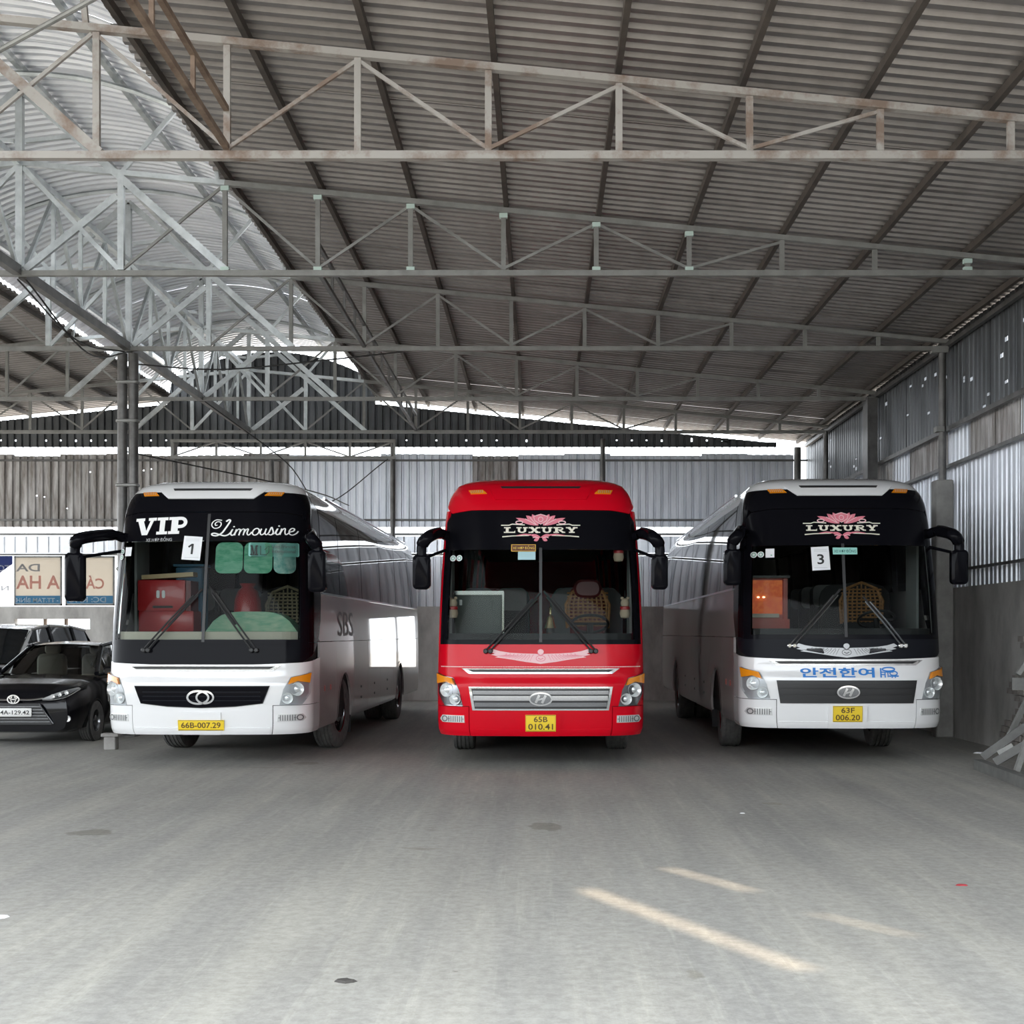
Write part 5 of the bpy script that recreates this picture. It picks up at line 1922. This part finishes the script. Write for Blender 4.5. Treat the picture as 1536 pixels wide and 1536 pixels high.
D_(coach_three, 'contract_lettering', fit2d(text2d('XE H\u1ee2P \u0110\u1ed2NG', 0.0), -0.115, 0.165, 2.518, 2.58), mat('dark_teal_print', (0.01, 0.10, 0.09), 0.5), 0.008)
round_sticker(coach_vip, -1.13, 2.60, 0.033)
round_sticker(coach_vip, -1.135, 2.53, 0.033)
D_(coach_vip, 'permit_sticker', box_art(-1.08, -0.985, 2.54, 2.65), M_PAPER, 0.008)
# Korean lettering on the white nose
D_(coach_three, 'korean_lettering', fit2d(text2d('\uc548\uc804\ud55c\uc5ec', 0.025), -0.565, 0.33, 1.005, 1.125), M_BLUE, 0.006)
D_(coach_three, 'korean_lettering', join2d(ring2d(0.50, 1.105, 0.075, 0.022, 0.017, 18), stroke2d([(0.405, 1.12), (0.405, 1.005)], 0.018), stroke2d([(0.405, 1.07), (0.56, 1.07)], 0.012),
   stroke2d([(0.455, 1.07), (0.455, 1.005)], 0.014), stroke2d([(0.405, 1.04), (0.455, 1.04)], 0.012), stroke2d([(0.49, 1.065), (0.49, 1.01)], 0.012), ring2d(0.56, 1.055, 0.045, 0.025, 0.014, 14),
   stroke2d([(0.50, 1.022), (0.62, 1.022)], 0.016), stroke2d([(0.545, 1.02), (0.535, 1.0)], 0.012), stroke2d([(0.575, 1.02), (0.58, 1.0)], 0.012)), M_BLUE, 0.006)
# SBS on the flank of the VIP coach
vv, ff = text2d('SBS')
decal('side_lettering', ([(US(2.2 + a * 1.3), 1.56 + b * 0.34) for a, b in vv], ff), M_GREYV, coach_vip, 0.005)

# ---------------- things carried behind the windscreens
M_TOOLBOX = mat('red_metal_box', (0.42, 0.02, 0.025), 0.35, coat=0.4)
M_PLANK = mat('tan_plank', (0.45, 0.33, 0.17), 0.6, col2=(0.55, 0.42, 0.25), vscale=5)


def in_bus(root, nm, label, cat, x, y, z):
    t = thing(nm, label, cat, tuple(at_bus(root, x, y, z)), root.rotation_euler.z)
    if root is coach_three:
        t.location.z += 0.06
    return t


t = in_bus(coach_vip, 'offering_box', 'red metal box with two white ovals on the VIP coach dashboard', 'box', -0.72, 1.12, 1.624)
MB().rbox((0, 0, 0.13), (0.70, 0.36, 0.26), 0.02, axis='y').build('lower_box', M_TOOLBOX, t)
MB().rbox((-0.05, -0.03, 0.455), (0.60, 0.36, 0.39), 0.02, axis='y').build('upper_box', M_TOOLBOX, t)
MB().box((0.29, -0.02, 0.45), (0.06, 0.34, 0.38)).build('side_panel', M_BURG, t)
for x in (-0.09, -0.02):
    MB().rbox((x, -0.214, 0.47), (0.042, 0.008, 0.10), 0.02, axis='y').build('white_oval', M_PAPER, t)
MB().rbox((-0.03, -0.214, 0.31), (0.26, 0.008, 0.03), 0.012, axis='y').build('slot', M_INK, t)
t = in_bus(coach_vip, 'wooden_plank', 'tan wooden plank lying tilted on the red box', 'plank', -0.72, 1.10, 2.277)
MB().box((0, 0, 0.055), (0.66, 0.2, 0.055), Matrix.Rotation(-0.06, 3, 'Y')).build('plank_body', M_PLANK, t)
t = in_bus(coach_vip, 'dashboard_cover', 'pale green cover spread over the VIP coach dashboard', 'cover', 0.50, 0.62, 1.622)
pts = []
for k in range(13):
    a = -1 + 2 * k / 12
    pts.append((a * 0.56, 0.24 * (1 - abs(a) ** 4) + 0.004))
M_DCOVER = mat('pale_green_cloth', (0.16, 0.40, 0.27), 0.8, col2=(0.42, 0.55, 0.40), vscale=6, stretch=(1, 1, 3))
MB().prism([(-0.56, 0.0)] + pts + [(0.56, 0.0)], -0.24, 0.12, 'y').build('cover_cloth', M_DCOVER, t)
t = in_bus(coach_vip, 'red_bag', 'red cloth bag beside the driver seat of the VIP coach', 'bag', 0.16, 1.6, 1.035)
MB().lathe([(0.001, 0.0), (0.15, 0.01), (0.19, 0.25), (0.19, 0.75), (0.17, 1.0), (0.13, 1.12), (0.08, 1.17), (0.11, 1.22), (0.001, 1.2)], (0, 0, 0), 'z', 9).build('bag_body', M_TOOLBOX, t)
M_BLUEB = mat('blue_crate', (0.03, 0.18, 0.32), 0.5)
t = in_bus(coach_vip, 'storage_crate', 'blue crate stacked behind the red box in the VIP coach', 'crate', -0.62, 1.75, 1.035)
MB().rbox((0, 0, 0.72), (0.36, 0.3, 1.43), 0.03, axis='z').build('crate_body', M_BLUEB, t)
MB().box((0, 0, 1.46), (0.40, 0.34, 0.03)).build('lid', M_BLUEB, t)
# red coach
M_COOL = mat('grey_cooler', (0.10, 0.115, 0.11), 0.35)
t = in_bus(coach_red, 'cooler_cabinet', 'grey cooler cabinet with chrome rails behind the red coach windscreen', 'cooler', -0.78, 1.22, 1.035)
MB().rbox((0, 0, 0.55), (0.60, 0.44, 1.08), 0.02, axis='z').build('cabinet_body', M_COOL, t)
MB().box((0, -0.24, 1.07), (0.64, 0.03, 0.05)).build('top_rail', M_CHROME, t)
MB().box((0.31, -0.23, 0.60), (0.025, 0.03, 0.95)).build('side_rail', M_CHROME, t)
MB().rbox((-0.22, -0.226, 0.95), (0.035, 0.01, 0.07), 0.008, axis='y').build('label_tag', M_PAPER, t)
t = in_bus(coach_red, 'hand_bell', 'small brass bell on the red coach dashboard', 'bell', 0.12, 0.55, 1.602)
M_BRASS = mat('pale_brass', (0.72, 0.58, 0.34), 0.25, 0.9)
MB().lathe([(0.075, 0.0), (0.07, 0.015), (0.05, 0.07), (0.04, 0.13), (0.02, 0.16), (0.001, 0.165)], (0, 0, 0.06), 'z', 18).build('bell_cup', M_BRASS, t)
MB().lathe([(0.05, 0.0), (0.05, 0.06), (0.001, 0.06)], (0, 0, 0), 'z', 12).build('bell_base', M_DARKPL, t)
MB().lathe([(0.001, 0.0), (0.015, 0.01), (0.012, 0.06), (0.02, 0.08), (0.001, 0.10)], (0, 0, 0.225), 'z', 10).build('bell_handle', M_BRASS, t)
M_DOLL = mat('beige_plush', (0.52, 0.40, 0.30), 0.9)


def doll(x, y, z, label):
    t = in_bus(coach_red, 'plush_charm', label, 'charm', x, y, z)
    MB().lathe([(0.001, 0), (0.05, 0.01), (0.065, 0.06), (0.055, 0.12), (0.001, 0.15)], (0, 0, 0), 'z', 14).build('plush_body', M_DOLL, t)
    MB().lathe([(0.001, 0), (0.045, 0.02), (0.055, 0.055), (0.04, 0.10), (0.001, 0.115)], (0, 0, 0.13), 'z', 14).build('plush_head', M_DOLL, t)
    MB().lathe([(0.06, 0), (0.064, 0.02), (0.056, 0.04)], (0, 0, 0.105), 'z', 14).build('red_scarf', M_TOOLBOX, t)
    for s in (-1, 1):
        MB().lathe([(0.001, 0), (0.02, 0.01), (0.02, 0.03), (0.001, 0.04)], (s * 0.035, 0, 0.225), 'z', 8).build('ear', M_DOLL, t)
    MB().tube([(0, 0, 0.24), (0, 0.01, 0.34)], 0.004, 5).build('cord', M_INK, t)


doll(-1.06, 0.42, 1.78, 'beige plush charm hanging beside the cooler in the red coach')
doll(1.02, 0.45, 1.78, 'beige plush charm hanging low beside the driver in the red coach')
doll(0.94, 0.42, 2.46, 'beige plush charm hanging high in the red coach windscreen corner')
# coach three
t = in_bus(coach_three, 'shrine_cabinet', 'glowing red-orange shrine cabinet on the dashboard of the number 3 coach', 'cabinet', -0.82, 0.95, 1.602)
M_SHR = mat('red_lacquer', (0.42, 0.03, 0.015), 0.3, coat=0.5)
M_SHRO = mat('orange_lit_panel', (0.62, 0.10, 0.015), 0.4, emit=((1.0, 0.13, 0.01), 0.22), col2=(0.75, 0.20, 0.03), vscale=14, contrast=(0.42, 0.58))
MB().box((0, 0.1, 0.34), (0.56, 0.12, 0.68)).build('back_box', M_SHR, t)
MB().box((0, -0.02, 0.06), (0.56, 0.16, 0.12)).build('base_shelf', M_SHR, t)
MB().box((0, 0.0, 0.66), (0.58, 0.16, 0.03)).build('top_shelf', M_DARKPL, t)
for x in (-0.265, 0.235):
    MB().box((x, 0.02, 0.38), (0.035, 0.06, 0.52)).build('side_post', M_SHR, t)
MB().box((-0.02, 0.036, 0.40), (0.46, 0.01, 0.44)).build('lit_panel', M_SHRO, t)
MB().box((-0.03, -0.01, 0.165), (0.38, 0.03, 0.05)).build('cream_board', M_CREAM, t)
for x in (-0.10, -0.03):
    MB().lathe([(0.001, -0.01), (0.016, -0.005), (0.016, 0.008), (0.001, 0.012)], (x, 0.015, 0.40), 'z', 10).build('bulb', mat('warm_bulb', (1, 0.9, 0.7), 0.3, emit=((1.0, 0.75, 0.45), 4.0)), t)

# ================================================================== CARS
M_CARBLK = mat('black_car_paint', (0.006, 0.006, 0.008), 0.15, 0.0, coat=0.15, spec=0.25)
M_CARSIL = mat('silver_car_paint', (0.68, 0.68, 0.67), 0.25, 0.3, coat=0.8)
M_CARGLASS = glass('car_glass', (0.45, 0.48, 0.47), 0.02, 1.5)
M_CARGLASSD = mat('dark_car_glass', (0.01, 0.012, 0.014), 0.05, spec=0.7)


def lerp(a, b, t):
    return a + (b - a) * t


def interp(tbl, y):
    """smooth interpolation of rows (y, values...)"""
    if y <= tbl[0][0]:
        return list(tbl[0][1:])
    if y >= tbl[-1][0]:
        return list(tbl[-1][1:])
    for i in range(len(tbl) - 1):
        if tbl[i][0] <= y <= tbl[i + 1][0]:
            t = (y - tbl[i][0]) / (tbl[i + 1][0] - tbl[i][0])
            return [lerp(a, b, t) for a, b in zip(tbl[i][1:], tbl[i + 1][1:])]


def car(name, label, X, D, yaw, L, body_t, cab_t, paint, wheel_y, R, ws, extras):
    """body_t rows: y, half width, bottom z, shoulder z, centre top z; cab_t rows: y, half width at belt, belt z, half width at roof, roof z"""
    root = thing(name, label, 'car', (X, D, 0), yaw)
    ys = sorted(set([r[0] for r in body_t] + [L * k / 40 for k in range(41)]))
    secs = []
    for y in ys:
        w_, zb, zs, zc = interp(body_t, y)
        nose = max(0.0, 1 - y / 0.55)
        tail = max(0.0, 1 - (L - y) / 0.4)
        pin = 1 - 0.13 * nose ** 3 - 0.12 * tail ** 2
        ww = w_ * pin
        pr = [(0, zb), (ww * 0.80, zb), (ww * 0.94, zb + 0.05), (ww * 0.99, lerp(zb, zs, 0.35)), (ww, lerp(zb, zs, 0.62)), (ww * 0.985, lerp(zb, zs, 0.86)), (ww * 0.94, zs), (ww * 0.80, lerp(zs, zc, 0.55)), (ww * 0.45, lerp(zs, zc, 0.9)), (0, zc)]
        secs.append([(x, y, z) for x, z in pr] + [(-x, y, z) for x, z in pr[-2:0:-1]])
    mb = MB()
    n = len(secs[0])
    mb.add([p for s in secs for p in s], [(j * n + i, j * n + (i + 1) % n, (j + 1) * n + (i + 1) % n, (j + 1) * n + i) for j in range(len(secs) - 1) for i in range(n)]
           + [tuple(range(n)), tuple((len(secs) - 1) * n + i for i in range(n))[::-1]], True)
    b = mb.build('body', paint, root, angle=50)
    # dark wheel wells
    for y in wheel_y:
        for s in (-1, 1):
            w_ = interp(body_t, y)[0]
            ar = [(0.0, 0.0)]
            m2 = MB()
            m2.lathe([(R * 1.12, 0), (R * 1.12, s * 0.02), (R * 1.03, s * 0.02)], (s * (w_ * 0.985), y, R + 0.0), 'x', 26)
            m2.build('wheel_arch', M_UNDER, root)
            wheel(root, s * (w_ - 0.085), y, extras.get('steer', 0) if y == wheel_y[0] else 0, s, R, 0.2)
    # cabin: shell strips between belt ring and roof ring
    cy = [r[0] for r in cab_t]
    rows = []
    for (y, wb, zb, wr, zr) in cab_t:
        rows.append((y, wb, zb, wr, zr))
    roof = MB()
    y0, y1 = cab_t[1][0], cab_t[-2][0]
    rp = []
    for k in range(9):
        y = lerp(y0, y1, k / 8)
        wb, zb, wr, zr = interp(cab_t, y)
        rp.append([(x * wr, y, zr + 0.035 * (1 - x * x)) for x in (-1, -0.85, -0.5, 0, 0.5, 0.85, 1)])
    roof.add([p for r in rp for p in r], [(j * 7 + i, j * 7 + i + 1, (j + 1) * 7 + i + 1, (j + 1) * 7 + i) for j in range(8) for i in range(6)], True)
    roof.build('roof', paint, root)
    # windscreen (curved)
    f0, f1 = cab_t[0], cab_t[1]
    def ws_pt(a, t):
        wb = lerp(f0[1], f1[3], t)
        y = lerp(f0[0], f1[0], t) + 0.10 * a * a
        z = lerp(f0[2], f1[4] + 0.03, t) - 0.02 * a * a * t
        return (a * wb, y, z)
    g_ = MB()
    A = [-0.94 + 1.88 * k / 10 for k in range(11)]
    T = [k / 5 for k in range(6)]
    g_.add([ws_pt(a, t) for t in T for a in A], [(j * 11 + i, j * 11 + i + 1, (j + 1) * 11 + i + 1, (j + 1) * 11 + i) for j in range(5) for i in range(10)], True)
    g_.build('windscreen', ws, root)
    for s in (-1, 1):
        MB().tube([ws_pt(s * 0.97, t) for t in T], 0.035, 8).build('windscreen_pillar', paint, root)
        # side glass and pillars
        sg_ = MB()
        yy = [lerp(cab_t[0][0] + 0.25, cab_t[-1][0] - 0.15, k / 12) for k in range(13)]
        pts = []
        for y in yy:
            wb, zb, wr, zr = interp(cab_t, y)
            pts.append(((s * wb, y, zb), (s * wr, y, zr)))
        sg_.add([p for q in pts for p in q], [(2 * i, 2 * i + 1, 2 * i + 3, 2 * i + 2) for i in range(12)], True)
        sg_.build('side_window', M_CARGLASSD if ws is M_CARGLASSD else M_CARGLASS, root)
        for y in extras['pillars']:
            wb, zb, wr, zr = interp(cab_t, y)
            MB().bar((s * (wb + 0.005), y, zb - 0.02), (s * (wr + 0.005), y, zr + 0.01), 0.03, 0.09, up=(0, 1, 0)).build('door_pillar', paint if extras.get('paint_pillars') else M_BLACK, root)
        MB().tube([(s * (interp(cab_t, y)[2] + 0.0), y, interp(cab_t, y)[3]) for y in [lerp(y0, y1, k / 6) for k in range(7)]], 0.03, 6).build('roof_edge', paint, root)
    r0, r1 = cab_t[-2], cab_t[-1]
    bk = MB()
    bk.add([(-r0[3], r0[0], r0[4]), (r0[3], r0[0], r0[4]), (r1[1], r1[0], r1[2]), (-r1[1], r1[0], r1[2])], [(0, 1, 2, 3)])
    bk.build('rear_window', M_CARGLASSD, root)
    inn = MB()
    inn.box((0, lerp(y0, y1, 0.4), cab_t[0][2] - 0.12), (1.3, y1 - y0 + 0.4, 0.06))
    inn.build('cabin_floor', M_INTER, root)
    for s in (-1, 1):
        se = MB()
        se.rbox((s * 0.36, cab_t[1][0] + 0.42, cab_t[0][2] + 0.06), (0.46, 0.14, 0.46), 0.1, axis='y')
        se.rbox((s * 0.36, cab_t[1][0] + 0.45, cab_t[0][2] + 0.36), (0.24, 0.10, 0.15), 0.05, axis='y')
        se.build('front_seat', M_CREAM if extras.get('cream') else M_SEAT, root)
        # door mirrors
        wb = f0[1]
        mm = MB()
        mm.rbox((s * (extras['mx']), cab_t[0][0] + 0.30, extras['mz']), (0.20, 0.10, 0.14), 0.05, axis='y')
        mm.tube([(s * (extras['mx'] - 0.08), cab_t[0][0] + 0.32, extras['mz'] - 0.04), (s * (extras['mx'] - 0.2), cab_t[0][0] + 0.36, extras['mz'] - 0.06)], 0.025, 6)
        mm.build('door_mirror', paint, root)
    return root


# --- black sedan, nose to the camera
SED_B = [(0.0, 0.86, 0.20, 0.66, 0.72), (0.08, 0.865, 0.18, 0.72, 0.79), (0.25, 0.865, 0.17, 0.80, 0.87), (0.7, 0.865, 0.18, 0.87, 0.94), (1.2, 0.865, 0.18, 0.92, 0.99), (1.45, 0.865, 0.18, 0.91, 0.94), (2.6, 0.865, 0.18, 0.93, 0.93), (3.7, 0.865, 0.2, 0.96, 0.99), (4.3, 0.84, 0.24, 0.95, 1.02), (4.42, 0.80, 0.3, 0.8, 0.9)]
SED_C = [(1.15, 0.76, 0.985, 0.60, 0.99), (1.95, 0.80, 0.95, 0.56, 1.40), (2.4, 0.80, 0.95, 0.57, 1.445), (3.0, 0.80, 0.96, 0.56, 1.43), (3.4, 0.78, 0.97, 0.54, 1.36), (4.0, 0.70, 1.0, 0.62, 1.01)]
sedan = car('sedan', 'black sedan parked beside the VIP coach', -7.50, 18.55, 0.0, 4.42, SED_B, SED_C, M_CARBLK, (0.88, 3.45), 0.30, M_CARGLASS,
            dict(pillars=(2.55, 3.45), mx=0.88, mz=1.02, cream=True, steer=0.0))


def front_y(x, w_=0.86):
    return 0.0


def nose_bar(root, nm, pts, r, m):
    MB().tube(catmull(pts, 4), r, 6).build(nm, m, root)


for s in (-1, 1):
    hl = MB()
    prof = [(s * 0.40, -0.035, 0.665), (s * 0.54, -0.01, 0.665), (s * 0.70, 0.05, 0.70), (s * 0.835, 0.26, 0.80), (s * 0.81, 0.24, 0.82), (s * 0.70, 0.06, 0.785), (s * 0.55, -0.01, 0.73)]
    hl.add([(p[0], p[1] - 0.035, p[2]) for p in prof] + [(p[0], p[1] + 0.04, p[2]) for p in prof], [(0, 1, 2, 3, 4, 5, 6), (13, 12, 11, 10, 9, 8, 7)] + [(i, (i + 1) % 7, 7 + (i + 1) % 7, 7 + i) for i in range(7)])
    h_ = hl.build('headlight', M_LAMPIN, sedan)
    for k in range(3):
        x = 0.56 + 0.085 * k
        MB().lathe([(0.032, 0), (0.03, -0.02), (0.012, -0.008), (0.001, -0.012)], (s * x, -0.045 + 0.035 * k, 0.705 + 0.024 * k), 'y', 12).build('lamp_lens', M_REFL, h_)
    nose_bar(h_, 'chrome_line', [(s * 0.42, -0.075, 0.655), (s * 0.56, -0.045, 0.655), (s * 0.72, 0.02, 0.69), (s * 0.85, 0.22, 0.79)], 0.008, M_CHROME)
    nose_bar(sedan, 'chrome_wing', [(s * 0.09, -0.055, 0.655), (s * 0.25, -0.055, 0.655), (s * 0.42, -0.05, 0.675)], 0.013, M_CHROME)
    MB().lathe([(0.05, 0), (0.045, -0.015), (0.02, -0.005), (0.001, -0.01)], (s * 0.74, 0.02, 0.38), 'y', 14).build('fog_lamp', M_REFL, sedan)
    nose_bar(sedan, 'grille_edge', [(s * 0.36, -0.05, 0.60), (s * 0.45, -0.045, 0.46), (s * 0.55, -0.02, 0.31)], 0.012, M_CHROME_D)
gpx = [(-0.36, 0.60), (0.36, 0.60), (0.54, 0.30), (-0.54, 0.30)]
MB().prism(gpx, -0.03, 0.06, 'y').build('grille', M_DARKPL, sedan)
for k in range(6):
    z = 0.34 + 0.043 * k
    hw = lerp(0.53, 0.37, (z - 0.31) / 0.28)
    MB().box((0, -0.035, z), (2 * hw, 0.02, 0.012)).build('grille_slat', M_CHROME_D, sedan)
pl = MB().rbox((0, -0.06, 0.475), (0.52, 0.015, 0.12), 0.015, axis='y').build('number_plate', M_WPLATE, sedan)
art3d(fit2d(text2d('64A-129.42', 0.015), -0.23, 0.23, 0.445, 0.505), -0.0695, 'plate_lettering', M_INK, pl)
em = MB().lathe([(0.001, -0.005), (0.07, 0.0)], (0, -0.055, 0.66), 'y', 20).build('emblem_disc', M_DARKPL, sedan)
art3d(join2d(ring2d(0, 0.66, 0.082, 0.058, 0.015), ring2d(0, 0.66, 0.033, 0.05, 0.011), ring2d(0, 0.684, 0.056, 0.024, 0.011)), -0.068, 'emblem', M_CHROME, sedan)

# --- silver van-like car behind it
MPV_B = [(0.0, 0.80, 0.28, 0.72, 0.78), (0.12, 0.86, 0.24, 0.82, 0.88), (0.4, 0.90, 0.22, 0.95, 1.0), (0.9, 0.905, 0.22, 1.02, 1.08), (1.25, 0.905, 0.22, 1.06, 1.08), (2.6, 0.905, 0.22, 1.07, 1.07), (4.4, 0.90, 0.25, 1.08, 1.08), (4.6, 0.86, 0.35, 0.95, 1.0)]
MPV_C = [(0.98, 0.78, 1.09, 0.66, 1.10), (1.75, 0.86, 1.08, 0.66, 1.66), (2.4, 0.87, 1.08, 0.67, 1.74), (3.4, 0.87, 1.08, 0.67, 1.73), (4.2, 0.86, 1.09, 0.64, 1.66), (4.55, 0.82, 1.10, 0.7, 1.11)]
van = car('people_carrier', 'silver people carrier parked behind the black sedan', -9.75, 21.2, -0.05, 4.6, MPV_B, MPV_C, M_CARSIL, (0.92, 3.65), 0.33, M_CARGLASSD,
          dict(pillars=(2.45, 3.45), mx=1.0, mz=1.15, paint_pillars=False))
for s in (-1, 1):
    hl = MB()
    prof = [(s * 0.36, -0.02, 0.72), (s * 0.60, 0.02, 0.70), (s * 0.80, 0.26, 0.78), (s * 0.82, 0.32, 0.90), (s * 0.62, 0.08, 0.86)]
    hl.add([(p[0], p[1] - 0.03, p[2]) for p in prof] + [(p[0], p[1] + 0.06, p[2]) for p in prof], [(0, 1, 2, 3, 4), (9, 8, 7, 6, 5)] + [(i, (i + 1) % 5, 5 + (i + 1) % 5, 5 + i) for i in range(5)])
    hl.build('headlight', M_REFL, van)
MB().prism([(-0.5, 0.70), (0.5, 0.70), (0.44, 0.40), (-0.44, 0.40)], -0.02, 0.05, 'y').build('grille', M_DARKPL, van)
for z in (0.48, 0.56, 0.64):
    MB().box((0, -0.03, z), (0.94, 0.02, 0.025)).build('grille_slat', M_CHROME, van)
MB().rbox((0, -0.045, 0.42), (0.46, 0.015, 0.11), 0.015, axis='y').build('number_plate', M_WPLATE, van)
c7 = MB()

# concrete block on the floor at the corner of the VIP coach
bx, by = gp(167, 1124)
t = thing('concrete_block', 'small grey concrete block on the floor at the VIP coach corner', 'block', (bx, by, 0))
MB().rbox((0, 0, 0.09), (0.16, 0.16, 0.18), 0.015, axis='z').build('block_body', M_CONC_L, t)
MB().rbox((0, 0, 0.20), (0.24, 0.18, 0.045), 0.012, axis='z').build('block_cap', M_CONC_L, t)
